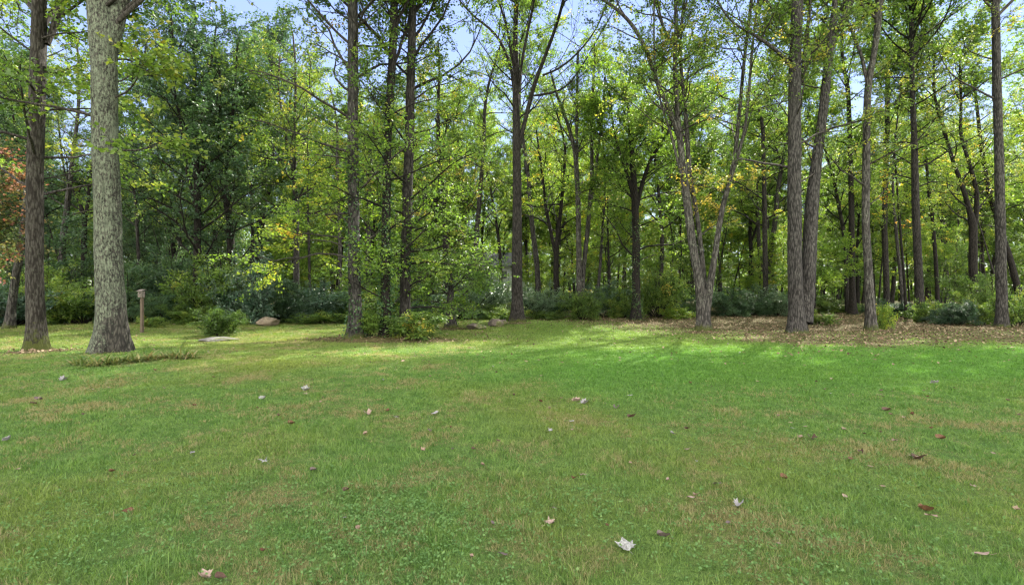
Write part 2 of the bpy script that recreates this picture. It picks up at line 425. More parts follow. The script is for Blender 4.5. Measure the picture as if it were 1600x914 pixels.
def grass_mat():
    m, t, out, N = nt("grass_blades")
    ge = N("ShaderNodeNewGeometry"); vec = ge.outputs["Position"]
    g, d = lawn_color(t, vec)
    at_ = N("ShaderNodeAttribute"); at_.attribute_name = "tint"
    tb = at_.outputs["Fac"]
    dry = math_n(t, 'GREATER_THAN', math_n(t, 'ADD', math_n(t, 'MULTIPLY', d, .58), math_n(t, 'MULTIPLY', tb, .60)), .58)
    g = mixc(t, 1.0, g, ramp(t, tb, [(0, (.45, .5, .55)), (1, (1.6, 1.5, 1.4))]).outputs[0], 'MULTIPLY')
    c = mixc(t, dry, g, ramp(t, tb, [(0, (.185, .165, .075)), (1, (.31, .285, .14))]).outputs[0])
    p = N("ShaderNodeBsdfPrincipled"); p.inputs["Roughness"].default_value = .5; p.inputs["Specular IOR Level"].default_value = .35
    t.links.new(c, p.inputs["Base Color"])
    tr = N("ShaderNodeBsdfTranslucent"); t.links.new(mixc(t, 1.0, c, (1.5, 1.6, .8), 'MULTIPLY'), tr.inputs[0])
    mx = N("ShaderNodeMixShader"); mx.inputs[0].default_value = .4
    t.links.new(p.outputs[0], mx.inputs[1]); t.links.new(tr.outputs[0], mx.inputs[2]); t.links.new(mx.outputs[0], out.inputs[0])
    return m

def simple_mat(name, c1, c2, scale=8, rough=.85, bump=.3, spec=.3, stretch=None, trans=0.0, bdist=.02):
    m, t, out, N = nt(name)
    tc = N("ShaderNodeTexCoord"); v = tc.outputs["Object"]
    if stretch:
        mp = N("ShaderNodeMapping"); mp.inputs["Scale"].default_value = stretch; t.links.new(v, mp.inputs[0]); v = mp.outputs[0]
    n = noise(t, v, scale, 5, .65)
    c = ramp(t, n, [(.32, c1), (.68, c2)]).outputs[0]
    p = N("ShaderNodeBsdfPrincipled"); p.inputs["Roughness"].default_value = rough; p.inputs["Specular IOR Level"].default_value = spec
    t.links.new(c, p.inputs["Base Color"])
    b = N("ShaderNodeBump"); b.inputs["Strength"].default_value = bump; b.inputs["Distance"].default_value = bdist
    t.links.new(n, b.inputs["Height"]); t.links.new(b.outputs[0], p.inputs["Normal"])
    if trans:
        tr = N("ShaderNodeBsdfTranslucent"); t.links.new(c, tr.inputs[0]); mx = N("ShaderNodeMixShader"); mx.inputs[0].default_value = trans
        t.links.new(p.outputs[0], mx.inputs[1]); t.links.new(tr.outputs[0], mx.inputs[2]); t.links.new(mx.outputs[0], out.inputs[0])
    else: t.links.new(p.outputs[0], out.inputs[0])
    return m

# ------------------------------------------------------------------ hero trees: traced trunks
def PX(px, py, D): return np.array([(px - 800.0) / F * D, D, CAM_H - (py - 457.0) / F * D])

def hero(name, label, base, stems, bark, leafm, H=21, wpx=24, low=None, crown=None, vine=None, group=None, seed=0, flare=.6, flh=.42, D=None, sides=20, cat='tree', extra=None, shade_crown=None, topR=.05):
    """stems: list of [(px,py,width_px,(depth offset))...]; the first starts at the base"""
    r = np.random.default_rng(1000 + seed)
    bx, by = at(*base) if D is None else ((base[0] - 800) / F * D, D)
    D = by
    bz = float(ground_z(bx, by))
    root = empty(name, (bx, by, bz)); tag(root, label, cat, group)
    O = np.array([bx, by, bz])
    qt = Q(); qb = Q(); ql = Q()
    allst = []
    for si, st in enumerate(stems):
        P = []; R = []
        for p in st:
            dy = p[3] if len(p) > 3 else 0.0
            w = PX(p[0], p[1], D + dy) - O
            P.append(w); R.append(p[2] / F * (D + dy) * .5 * cos(math.atan((p[0] - 800) / F)))
        P = np.array(P); R = np.array(R)
        if si == 0 or P[0][2] < .35:
            P[0][2] = -.3
            if si == 0: P[0][:2] = P[1][:2] * .3 if False else P[0][:2]
        # keep growing past the frame
        d = norm(P[-1] - P[-2]); d = norm(d + np.array([0, 0, .6])); h = P[-1][2]; top = H * (.82 + .25 * r.random())
        if top - h > 1.0:
            n = max(2, int((top - h) / 1.5)); rr = R[-1]; p = P[-1]
            for i in range(n):
                d = norm(d + r.normal(size=3) * np.array([.12, .12, .02]) + np.array([0, 0, .12]))
                p = p + d * (top - h) / n; P = np.vstack([P, p]); R = np.append(R, rr + (topR - rr) * ((i + 1) / n) ** .8)
        Pr, Rr = trunk_geo(qt, P, R, r, sides=sides if si == 0 else max(10, sides - 6), flare=flare * 1.6 if P[0][2] < .1 else 0, flh=flh)
        allst.append((Pr, Rr))
    def limbs(spec, col_leaf):
        h0, h1, n, Ll, ang = spec['h0'], spec.get('h1', 99), spec['n'], spec['L'], spec.get('ang', .9)
        for si, (Pr, Rr) in enumerate(allst):
            if 'stems' in spec and si not in spec['stems']: continue
            m_ = (Pr[:, 2] > h0) & (Pr[:, 2] < h1) & (np.arange(len(Pr)) > 2)
            idx = np.nonzero(m_)[0]
            if len(idx) < 2: continue
            nn = n if si == 0 else max(3, int(n * .55))
            pick = idx[np.clip(((np.arange(nn) + r.random(nn)) / nn * len(idx)).astype(int), 0, len(idx) - 1)]
            S = Pr[pick]; az = np.arange(nn) * 2.4 + r.random(nn) * 1.5
            if 'az' in spec: az = spec['az'] + .5 * r.normal(size=nn)
            e = ang + .15 * r.normal(size=nn)
            Dd = np.stack([np.cos(az) * np.sin(e), np.sin(az) * np.sin(e), np.cos(e)], 1)
            hfrac = (S[:, 2] - h0) / max(1, min(h1, H) - h0)
            LL_ = Ll * (1.1 - .55 * hfrac) * (.65 + .6 * r.random(nn))
            limb = grow(S, Dd, LL_, 6, .13, spec.get('lift', .05), r)
            R0 = np.minimum(Rr[pick] * .5, spec.get('r', .010) * LL_ + .012)
            limbR = R0[:, None] * np.linspace(1, .3, 7)[None]
            crown_from(limb, limbR, qb, ql, r, **spec.get('c', {}))
    for spec in (low or []): limbs(spec, None)
    if crown: limbs(crown, None)
    if shade_crown:  # dense leafy crown added above the frame to shade the lawn
        for spec in shade_crown: limbs(spec, None)
    tr = obj("trunk", qt.mesh("trunk", bark, True), root)
    if qb.V: obj("branches", qb.mesh("branches", BK_TWIG if bark not in (BK_DARK, BK_BROWN) else BK_DARK, True), root)
    if ql.V: obj("crown", ql.mesh("crown", leafm), root)
    if vine:
        qv = Q()
        for (si, h0, h1, n) in vine:
            Pr, Rr = allst[si]
            hh = h0 + (h1 - h0) * r.random(n) ** 1.3
            k = np.clip(np.searchsorted(Pr[:, 2], hh), 1, len(Pr) - 1)
            az = r.random(n) * 2 * pi
            # patchy growth
            dens = .5 + .5 * np.sin(hh * 2.1 + 2 * az) * np.cos(hh * .8 - az)
            ok = r.random(n) < dens; k, az, hh = k[ok], az[ok], hh[ok]; n2 = len(k)
            out = np.stack([np.cos(az), np.sin(az), np.zeros(n2)], 1)
            fl = 1 + flare * 1.6 * np.exp(-np.maximum(hh, 0) / flh)
            S = np.stack([Pr[k, 0], Pr[k, 1], hh], 1) + out * ((Rr[k] * fl)[:, None] + .01 + .10 * r.random((n2, 1)) ** 2)
            seg = np.stack([S, S + out * .05], 1)
            leaves(qv, seg, 1, .085, .07, r, .4 + .25 * r.normal(size=n2), .01, .5, .5, t0=0)
        obj("ivy", qv.mesh("ivy", LI), root)
    return root

CR = dict(sub=8, twig=5, m=17, leaf=(.155, .11), flat=.3)          # crown above the frame, shades the lawn
def crownspec(h0=8, n=16, L=4.5, ang=.75, **c):
    d = dict(CR); d.update(c); return dict(h0=h0, n=int(n * 1.5), L=L, ang=ang, c=d)
def lowspec(h0, h1, n, L, ang=1.25, lift=.02, **c):
    d = dict(sub=5, twig=4, m=11, leaf=(.12, .085), flat=.75, tint=.5, t0=.3); d.update(c)
    s = dict(h0=h0, h1=h1, n=n, L=L, ang=ang, lift=lift, c=d)
    for k in ('az', 'stems', 'r'):
        if k in c: s[k] = d.pop(k)
    return s

def build_heroes():
    # ---- two big trunks on the left
    hero("oak_tree", "thickest trunk of the lawn, crusted with pale green lichen and forking at the top", (173, 552),
         [[(174, 556, 52), (175, 500, 47), (172, 450, 47), (167, 300, 45), (163, 200, 43), (163, 100, 43), (163, 55, 46), (153, 0, 38), (146, -60, 33)],
          [(170, 90, 20), (176, 50, 30, .1), (189, 0, 31, .2), (203, -60, 27, .3)]],
         BK_LICHEN, LG, H=22, seed=1, flare=.52, flh=.6, sides=40,
         low=[lowspec(4.8, 8.5, 4, 2.6, ang=1.35, m=12, leaf=(.16, .13), az=-.2, tint=.62, tvar=.1),
              lowspec(5.5, 9.5, 4, 2.8, ang=1.1, leaf=(.15, .12), az=3.0), lowspec(8.0, 11, 7, 4.2, ang=1.1, m=13, az=.2, tint=.4)],
         crown=crownspec(9, 18, 5.5))
    hero("oak_tree", "dark furrowed trunk left of the lichen-covered one, with yellow-green moss round its foot", (57, 545),
         [[(57, 550, 34), (56, 500, 32), (54, 450, 31), (54, 300, 29), (57, 200, 28), (60, 100, 27), (61, 50, 26), (61, -30, 24)],
          [(74, 70, 10), (84, 42, 13, .2), (100, 5, 11, .3), (108, -40, 10, .4)]],
         BK_MOSS, LG, H=21, seed=2, flare=.55, sides=28,
         low=[lowspec(4.0, 9.5, 12, 3.4, ang=1.25, leaf=(.14, .11), tint=.55, m=13)],
         crown=crownspec(9, 16, 5))
    hero("maple_tree", "gray slanting trunk just left of the mossy-footed trunk", (14, 516),
         [[(13, 519, 17), (20, 460, 15), (27, 420, 14), (35, 370, 13), (43, 300, 11), (50, 230, 9)]],
         BK_PALE, LG, H=15, seed=43, D=22, crown=dict(h0=6, n=10, L=2.5, ang=1.0, c=dict(sub=5, twig=4, m=12, leaf=(.14, .1), tint=.4)))
    hero("maple_tree", "small maple with red, pink and orange leaves beside the left edge of the lawn", (-62, 530),
         [[(-66, 526, 15), (-62, 460, 13), (-60, 420, 12), (-58, 370, 11), (-60, 300, 8), (-64, 230, 6)]],
         BK_GRAY, LR, H=8.5, seed=3, D=18.5,
         crown=dict(h0=2.0, n=26, L=1.75, ang=1.15, c=dict(sub=6, twig=5, m=15, leaf=(.13, .1), flat=.6, tint=.27, tvar=.25)))
    # ---- three trunks in the mulch bed
    hero("maple_tree", "left trunk of the three in the mulch bed, pale-footed with ivy on it", (554, 532),
         [[(554, 537, 24), (556, 490, 20), (554, 450, 20), (552, 300, 18), (551, 200, 17), (552, 100, 16.5), (551, 0, 16), (551, -60, 15)]],
         BK_GRAY, LY, H=21, seed=4, flare=.45, vine=[(0, -.05, 6.5, 2600)], sides=24,
         low=[lowspec(2.5, 4.4, 6, 3.8, ang=1.35, lift=-.02, az=3.2, tint=.54, tvar=.18, m=20, r=.006),
              lowspec(3.0, 8.5, 9, 3.0, ang=1.3, tint=.25, tvar=.2, m=11),
              lowspec(6.0, 9.5, 4, 3.6, ang=1.2, az=3.1, tint=.65, tvar=.2), lowspec(8.2, 11.5, 9, 4.0, ang=1.0, tint=.35, tvar=.15, m=13)],
         crown=crownspec(10.5, 15, 4.5))
    hero("maple_tree", "middle trunk of the three in the mulch bed, leaning and shaggy with ivy leaves", (603, 531),
         [[(602, 536, 20), (603, 490, 15), (602, 440, 15), (604, 300, 13), (606, 200, 13), (612, 120, 13), (616, 0, 12), (618, -60, 11)]],
         BK_DARK, LY, H=19, seed=5, D=17.4, flare=.5, vine=[(0, -.05, 9, 5200)], sides=18,
         low=[lowspec(.7, 3.0, 7, 1.8, ang=1.2, tint=.35, m=12), lowspec(2.2, 9.5, 14, 2.4, ang=1.1, tint=.35, tvar=.15, m=11)],
         crown=crownspec(9, 12, 4))
    hero("maple_tree", "right trunk of the three in the mulch bed, behind the broad-leaved shrub", (634, 529),
         [[(634, 532, 20), (633, 480, 17), (634, 400, 17), (637, 300, 15.5), (640, 200, 14.5), (642, 120, 13), (645, 0, 12), (646, -60, 11)]],
         BK_BROWN, LG, H=20, seed=6, D=18.2, flare=.4, vine=[(0, 2.3, 3.6, 700)], sides=20,
         low=[lowspec(.9, 2.6, 6, 2.2, ang=1.3, tint=.35, m=12), lowspec(2.2, 4.2, 5, 2.6, ang=1.4, az=.2, tint=.4, m=13), lowspec(3.5, 9.8, 14, 2.9, ang=1.1, tint=.4, tvar=.15, m=12), lowspec(8.5, 12, 8, 3.8, ang=1.0, tint=.4, tvar=.15, m=13)],
         crown=crownspec(10.5, 14, 4.5))
    hero("dogwood_tree", "short umbrella-shaped tree with pale and bronze leaves beside the mulch bed", (704, 512),
         [[(706, 515, 15), (704, 495, 12.5), (703, 470, 11), (705, 445, 8), (706, 425, 5)]],
         BK_GRAY, LY, H=2.9, seed=7, flare=.8,
         crown=dict(h0=1.1, n=18, L=2.3, ang=1.3, lift=-.01, c=dict(sub=6, twig=5, m=13, leaf=(.12, .08), flat=.7, tint=.2, tvar=.2, twiglen=.6)))
    # ---- centre
    hero("ash_tree", "tall straight dark trunk at the centre, bare rising branches forking high up", (808, 505),
         [[(808, 508, 22), (808, 470, 17), (808, 400, 16), (808, 300, 14), (807, 220, 12.5), (806, 130, 9.5), (805, 50, 8), (808, -10, 7), (808, -80, 6)],
          [(809, 240, 7), (815, 210, 7), (825, 170, 6.5), (836, 128, 6.5), (852, 88, 5.5), (868, 45, 5), (881, 0, 4.5), (888, -50, 4)],
          [(807, 190, 4), (800, 110, 5, .4), (788, 75, 4.5, .6), (770, 48, 4, .8), (742, 28, 3, 1.2), (720, 5, 2.5, 1.5)],
          [(807, 160, 4), (814, 105, 4.5, -.3), (822, 62, 4.5, -.4), (834, 5, 4, -.6), (840, -40, 3.5, -.6)],
          [(807, 140, 3), (800, 90, 3.5, -.4), (793, 45, 3.5, -.6), (777, -5, 3, -.8)],
          [(834, 150, 3), (850, 148, 3.5), (875, 143, 3, .4), (892, 130, 2.5, .6), (912, 100, 2, .8)],
          [(848, 118, 3), (868, 112, 3.2, -.3), (895, 92, 2.8, -.5), (925, 58, 2.2, -.8), (940, 30, 2, -1)]],
         BK_BROWN, LY, H=21.5, seed=8, flare=.5, sides=20, topR=.02, shade_crown=[crownspec(16.5, 12, 3.8)],
         crown=dict(h0=9.5, n=12, L=3, ang=.8, c=dict(sub=5, twig=4, m=7, leaf=(.12, .08), tint=.35, tvar=.2, bare=.45)))
    hero("ash_tree", "pale double trunk right of the tall dark centre trunk, left stem curving", (904, 497),
         [[(906, 500, 11), (905, 430, 9), (903, 300, 8), (899, 235, 7), (886, 190, 5), (870, 150, 4), (860, 110, 3)],
          [(908, 470, 7), (912, 420, 7, .3), (919, 350, 7, .3), (925, 280, 6, .4), (925, 180, 5, .5), (927, 120, 4, .5)],
          [(902, 260, 4), (901, 200, 5), (902, 130, 4.5), (903, 80, 4)],
          [(924, 320, 3, .3), (932, 260, 4, .3), (941, 180, 3.5, .3), (946, 120, 3, .3)]],
         BK_PALE, LG, H=17, seed=9, D=32,
         low=[lowspec(7, 15, 6, 2.6, ang=1.0, tint=.55, m=10)],
         crown=dict(h0=10, n=9, L=3, ang=.8, c=dict(sub=5, twig=4, m=9, leaf=(.14, .10), tint=.6, bare=.2)))
    hero("maple_tree", "dark ivy-covered tree with a low dense crown, left of the three-stemmed tree", (993, 501),
         [[(993, 504, 15), (994, 460, 13), (994, 380, 12), (992, 310, 11), (988, 250, 8), (984, 200, 5), (980, 150, 3)],
          [(994, 330, 7), (1002, 290, 6.5, .3), (1018, 245, 5.5, .4), (1042, 212, 4.5, .5), (1060, 170, 3, .5)],
          [(992, 320, 6), (982, 280, 5, -.3), (970, 245, 4.5, -.4), (958, 205, 3, -.5)]],
         BK_DARK, LY, H=15, seed=10, flare=.5, vine=[(0, 0, 6, 2200)],
         low=[lowspec(3.0, 12, 20, 3.4, ang=1.1, tint=.35, tvar=.15, m=14)],
         crown=dict(h0=8, n=10, L=3, ang=.8, c=dict(sub=6, twig=5, m=14, leaf=(.15, .11), tint=.45)))
    hero("maple_tree", "three-stemmed gray tree flaring out low from one foot, standing in fallen leaves", (1100, 515),
         [[(1100, 519, 24), (1098, 480, 19), (1091, 430, 14), (1081, 380, 13), (1073, 310, 13), (1068, 270, 12), (1060, 195, 8), (1054, 110, 7), (1057, 40, 6), (1055, -20, 5)],
          [(1103, 500, 14), (1107, 455, 13), (1115, 415, 10), (1121, 370, 9), (1129, 320, 8.5), (1139, 290, 7.5), (1148, 250, 7), (1156, 170, 6), (1161, 110, 5.5), (1173, 10, 5), (1178, -50, 4)],
          [(1065, 230, 7), (1052, 185, 8), (1037, 155, 7.5), (1024, 122, 7), (1010, 78, 6.5), (990, 40, 6), (965, 14, 5), (930, -6, 4)],
          [(1101, 470, 9, .35), (1099, 420, 8, .5), (1090, 340, 7, .6), (1078, 280, 8, .5), (1070, 160, 6, .6), (1062, 90, 4.5, .7), (1066, 20, 4, .8)],
          [(1131, 310, 5, -.3), (1148, 262, 5.5, -.3), (1166, 195, 5, -.4), (1176, 70, 4, -.4), (1184, 0, 3.5, -.4)],
          [(1069, 285, 5), (1059, 255, 4.5), (1048, 205, 4), (1032, 165, 3)],
          [(1053, 80, 3), (1042, 60, 3.5, .3), (1030, 20, 3.2, .5), (1024, -20, 3, .6)],
          [(1057, 60, 3), (1066, 35, 3.2, -.3), (1074, 0, 3, -.4)]],
         BK_PALE, LG, H=20.5, seed=11, flare=.35, topR=.03, sides=20, shade_crown=[crownspec(14, 12, 4)],
         low=[lowspec(4.0, 6.8, 4, 2.0, ang=1.2, tint=.72, m=11, stems=[1, 3]),
              lowspec(7.5, 12.5, 13, 3.2, ang=1.0, tint=.42, m=12)],
         crown=dict(h0=11, n=12, L=3.2, ang=.8, c=dict(sub=5, twig=4, m=10, leaf=(.13, .09), tint=.55, bare=.2)), )
    # ---- right
    hero("oak_tree", "thick gray double trunk on the right, its second stem leaning away to the right", (1247, 520),
         [[(1245, 524, 30), (1244, 480, 25), (1242, 420, 24), (1241, 300, 22), (1242, 100, 19.5), (1246, 0, 19), (1247, -60, 17)],
          [(1260, 505, 22), (1261, 460, 25, .3), (1265, 400, 24, .3), (1268, 320, 22, .4), (1276, 250, 17, .4), (1287, 170, 15, .4), (1294, 100, 14.5, .4), (1301, 50, 14, .4), (1305, 0, 9, .5), (1308, -50, 8, .5)],
          [(1299, 70, 8, .4), (1310, 45, 10, .3), (1331, 0, 9, .2), (1345, -40, 8, .1)],
          [(1240, 110, 6), (1226, 88, 6.5, -.3), (1200, 70, 6, -.5), (1170, 48, 4.5, -.8), (1140, 38, 3, -1.0)],
          [(1240, 75, 4), (1228, 45, 5, .3), (1212, 20, 4.5, .5), (1196, 2, 4, .7), (1185, -20, 3, .8)],
          [(1252, 130, 7, .5), (1258, 90, 8, .6), (1262, 40, 6, .7), (1268, 0, 5, .8)],
          [(1258, 110, 4, .7), (1272, 80, 4, 1), (1290, 62, 3, 1.3)]],
         BK_GRAY, LG, H=22, seed=12, flare=.45, sides=26,
         low=[lowspec(5.5, 12, 10, 3.2, ang=1.1, tint=.45, m=11)],
         crown=crownspec(12.6, 18, 5.8))
    hero("maple_tree", "slim gray leaning trunk right of the double trunk, pale seedling at its mossy foot", (1361, 516),
         [[(1363, 519, 20), (1359, 470, 16), (1357, 420, 14), (1352, 350, 13), (1353, 300, 13), (1354, 200, 12.5), (1356, 130, 12), (1366, 85, 10), (1372, 40, 12), (1373, 0, 11.5), (1374, -60, 10)],
          [(1355, 130, 6), (1347, 88, 6, .3), (1335, 60, 5, .5), (1324, 32, 4.5, .7), (1312, 5, 4, .9)]],
         BK_PALE, LG, H=19, seed=13, flare=.45, sides=20,
         low=[lowspec(5.0, 11, 8, 2.4, ang=1.1, tint=.45, m=11)], crown=crownspec(12.5, 14, 5))
    hero("oak_tree", "straight gray trunk between the slim leaning trunk and the dark evergreen shrub", (1436, 503),
         [[(1438, 506, 17), (1437, 460, 14), (1433, 380, 13.5), (1430, 300, 12.5), (1429, 230, 11), (1426, 160, 9), (1424, 80, 8), (1424, 0, 7)]],
         BK_BROWN, LG, H=19, seed=14, flare=.35,
         low=[lowspec(7.2, 14, 16, 3.6, ang=1.15, tint=.6, tvar=.25, m=11)], crown=crownspec(14, 12, 4.3))
    hero("oak_tree", "tall smooth gray trunk standing nearest the right edge, with small green leaves beside it", (1565, 512),
         [[(1566, 516, 23), (1565, 470, 19), (1564, 400, 18), (1562, 300, 17), (1560, 200, 15.5), (1557, 100, 14.5), (1555, 0, 13.5), (1554, -60, 12)]],
         BK_GRAY, LG, H=22, seed=15, flare=.35, sides=22,
         low=[lowspec(9, 14, 6, 3, ang=1.1, tint=.5, m=9)], crown=crownspec(14, 18, 5.5))
    hero("oak_tree", "dark trunk with a crooked fork, behind and left of the rightmost gray trunk", (1522, 482),
         [[(1521, 486, 19), (1521, 450, 15), (1520, 400, 15), (1521, 350, 14), (1514, 325, 9), (1505, 295, 8), (1490, 255, 7), (1478, 215, 6), (1466, 180, 5)],
          [(1521, 370, 10), (1526, 330, 9), (1527, 300, 8), (1513, 250, 6.5), (1500, 210, 6), (1502, 160, 5), (1500, 120, 4)]],
         BK_DARK, LG, H=20, seed=16, D=33, low=[lowspec(6, 17, 20, 3.6, ang=1.1, tint=.6, m=13)],
         crown=crownspec(13, 10, 4))
    hero("oak_tree", "black straight trunk just left of the slim leaning gray trunk", (1333, 489),
         [[(1333, 492, 14), (1332, 450, 10.5), (1331, 380, 9.5), (1330, 300, 9), (1328, 220, 8), (1326, 150, 7)]],
         BK_DARK, LY, H=21, seed=17, D=36, low=[lowspec(8, 18, 16, 3.6, ang=1.1, tint=.4, m=12)], crown=crownspec(15, 8, 4))
    hero("maple_tree", "trunk with a dark upper half just right of the slim leaning gray trunk", (1386, 490),
         [[(1386, 493, 11), (1385, 440, 10), (1382, 360, 9.5), (1383, 300, 9), (1386, 200, 8.5), (1387, 110, 8), (1389, 60, 7)]],
         BK_BROWN, LG, H=21, seed=18, D=37, low=[lowspec(9, 18, 14, 3.6, ang=1.1, tint=.6, tvar=.25, m=12)], crown=crownspec(15, 8, 4))
    hero("birch_tree", "thin crooked dark trunk right of the straight gray trunk", (1465, 488),
         [[(1466, 492, 8), (1463, 420, 7), (1457, 340, 6.5), (1450, 290, 5.5), (1446, 230, 4.5)]],
         BK_DARK, LY, H=17, seed=19, D=37, low=[lowspec(5, 16, 18, 3.2, ang=1.1, tint=.5, m=12)])
    hero("maple_tree", "dark slanting trunk leaning in beside the rightmost gray trunk", (1594, 478),
         [[(1598, 482, 14), (1588, 440, 12), (1577, 400, 11), (1560, 350, 10), (1545, 300, 8), (1533, 230, 7), (1528, 180, 6), (1522, 130, 5)]],
         BK_DARK, LG, H=18, seed=20, D=38, low=[lowspec(6, 17, 16, 3.4, ang=1.1, tint=.55, m=12)])
    hero("maple_tree", "thin black sapling trunk leaning between the slim gray trunk and the straight gray trunk", (1416, 485),
         [[(1417, 488, 5.5), (1413, 440, 4.5), (1406, 350, 4), (1402, 300, 3.5), (1398, 240, 3)]],
         BK_DARK, LY, H=11, seed=21, D=30, low=[lowspec(4.5, 11, 12, 2.0, ang=1.2, tint=.5, m=12)])
    hero("maple_tree", "straight slim trunk left of the thick double trunk, at the edge of the woods", (1196, 491),
         [[(1197, 494, 10), (1196, 440, 8.5), (1195, 350, 8), (1194, 280, 7), (1192, 200, 6)]],
         BK_BROWN, LY, H=19, seed=22, D=35, low=[lowspec(5.5, 17, 22, 3.4, ang=1.1, tint=.4, m=13)])
    # ---- left woods edge
    hero("maple_tree", "tall dark green tree with a dense crown of several stems, right of the birdhouse", (308, 503),
         [[(308, 506, 16), (308, 440, 13), (309, 340, 12), (307, 270, 10), (303, 200, 7), (306, 120, 5), (300, 50, 3)],
          [(308, 310, 7), (320, 240, 6.5, .3), (318, 170, 5, .5), (330, 100, 4, .6), (338, 40, 2.5, .6)],
          [(308, 330, 7), (292, 270, 6, -.3), (284, 200, 5, -.5), (270, 130, 3.5, -.6)]],
         BK_DARK, LD, H=17, seed=23, D=27,
         low=[lowspec(2.6, 16, 34, 3.8, ang=.85, tint=.45, m=16, leaf=(.15, .10), flat=.5, sub=6)])
    hero("maple_tree", "second dark green tree, slimmer, just right of the tall dense dark one", (362, 502),
         [[(363, 505, 10), (360, 430, 8), (356, 330, 7), (352, 280, 6), (362, 200, 5), (368, 120, 3.5), (372, 60, 2)],
          [(357, 350, 5), (346, 290, 4.5, .2), (340, 230, 4, .3), (344, 160, 3, .4)]],
         BK_DARK, LD, H=14, seed=24, D=28,
         low=[lowspec(2.6, 13, 22, 3.2, ang=.85, tint=.5, m=15, leaf=(.14, .10), flat=.5)])
    hero("oak_tree", "slanting gray trunk in the woods between the mossy trunk and the lichen-covered trunk", (92, 497),
         [[(92, 500, 12), (95, 425, 11), (100, 360, 11), (105, 320, 10), (112, 260, 8), (122, 180, 6)]],
         BK_GRAY, LG, H=17, seed=25, D=32, low=[lowspec(6, 16, 18, 3.6, ang=1.1, tint=.55, m=13)])
    hero("oak_tree", "dark crooked trunk forking low, hard against the left side of the lichen-covered trunk", (131, 495),
         [[(130, 498, 12), (131, 430, 10), (131, 380, 10), (133, 340, 8), (122, 310, 5), (112, 295, 4), (100, 270, 3)],
          [(132, 350, 7), (138, 310, 6), (142, 270, 5), (150, 200, 4)]],
         BK_DARK, LG, H=17, seed=26, D=33, low=[lowspec(6, 16, 18, 3.6, ang=1.1, tint=.5, m=13)])
    hero("maple_tree", "slim trunk in the woods just right of the lichen-covered trunk, above the birdhouse", (218, 497),
         [[(220, 500, 7), (218, 440, 6), (214, 350, 5.5), (210, 300, 5), (208, 240, 4)]],
         BK_BROWN, LG, H=15, seed=27, D=32, low=[lowspec(5, 14, 18, 3.0, ang=1.1, tint=.45, m=12)])
    hero("oak_tree", "gray leafy-crowned trunk left of the mulch bed, partly behind the yellow branch", (464, 497),
         [[(464, 500, 11), (463, 430, 10), (463, 340, 9), (460, 280, 7), (459, 220, 6), (462, 150, 4)],
          [(461, 300, 5), (454, 250, 4.5), (444, 200, 4), (436, 150, 3)]],
         BK_GRAY, LG, H=17, seed=28, D=31, low=[lowspec(6, 16, 26, 3.8, ang=1.1, tint=.6, m=14)])
    hero("maple_tree", "pale thin trunk seen just left of the mulch bed's left trunk", (531, 497),
         [[(532, 500, 7.5), (532, 450, 6.5), (531, 400, 6), (530, 330, 5), (526, 250, 4)]],
         BK_PALE, LY, H=14, seed=29, D=31, low=[lowspec(5, 14, 18, 3.0, ang=1.1, tint=.5, m=13)])
    hero("maple_tree", "grayish trunk seen between the left and middle trunks of the mulch bed", (576, 496),
         [[(576, 499, 11), (576, 450, 9), (575, 400, 8), (575, 330, 7), (578, 250, 6)]],
         BK_GRAY, LG, H=17, seed=30, D=32, low=[lowspec(5, 16, 18, 3.4, ang=1.1, tint=.6, m=13)])
    hero("oak_tree", "dark trunk rising behind the umbrella-shaped small tree", (697, 493),
         [[(697, 496, 12), (697, 440, 10.5), (696, 380, 10), (694, 330, 9), (688, 270, 8), (684, 200, 6)]],
         BK_DARK, LG, H=18, seed=31, D=33, low=[lowspec(5, 17, 22, 3.6, ang=1.1, tint=.6, m=13)])
    hero("oak_tree", "slim gray trunk midway between the umbrella-shaped tree and the tall dark centre trunk", (743, 494),
         [[(743, 497, 9), (743, 440, 8), (744, 380, 7.5), (750, 300, 7), (756, 240, 6), (757, 170, 5)]],
         BK_GRAY, LG, H=18, seed=32, D=34, low=[lowspec(6, 17, 20, 3.4, ang=1.1, tint=.6, m=13)])
    hero("oak_tree", "black trunk splitting into a narrow fork just right of the tall dark centre trunk", (868, 492),
         [[(870, 495, 10), (869, 430, 9), (869, 390, 8), (874, 350, 6), (880, 290, 5), (884, 230, 4)],
          [(869, 400, 6), (862, 370, 5.5), (852, 320, 5), (846, 260, 4)]],
         BK_DARK, LY, H=15, seed=33, D=35, low=[lowspec(5, 14, 22, 3.4, ang=1.1, tint=.5, m=13)])

build_heroes()
exec_after = None

# ------------------------------------------------------------------ shared background trees
HERO_XY = [(o.location.x, o.location.y) for o in COL.objects if o.parent is None and o.type == 'EMPTY']

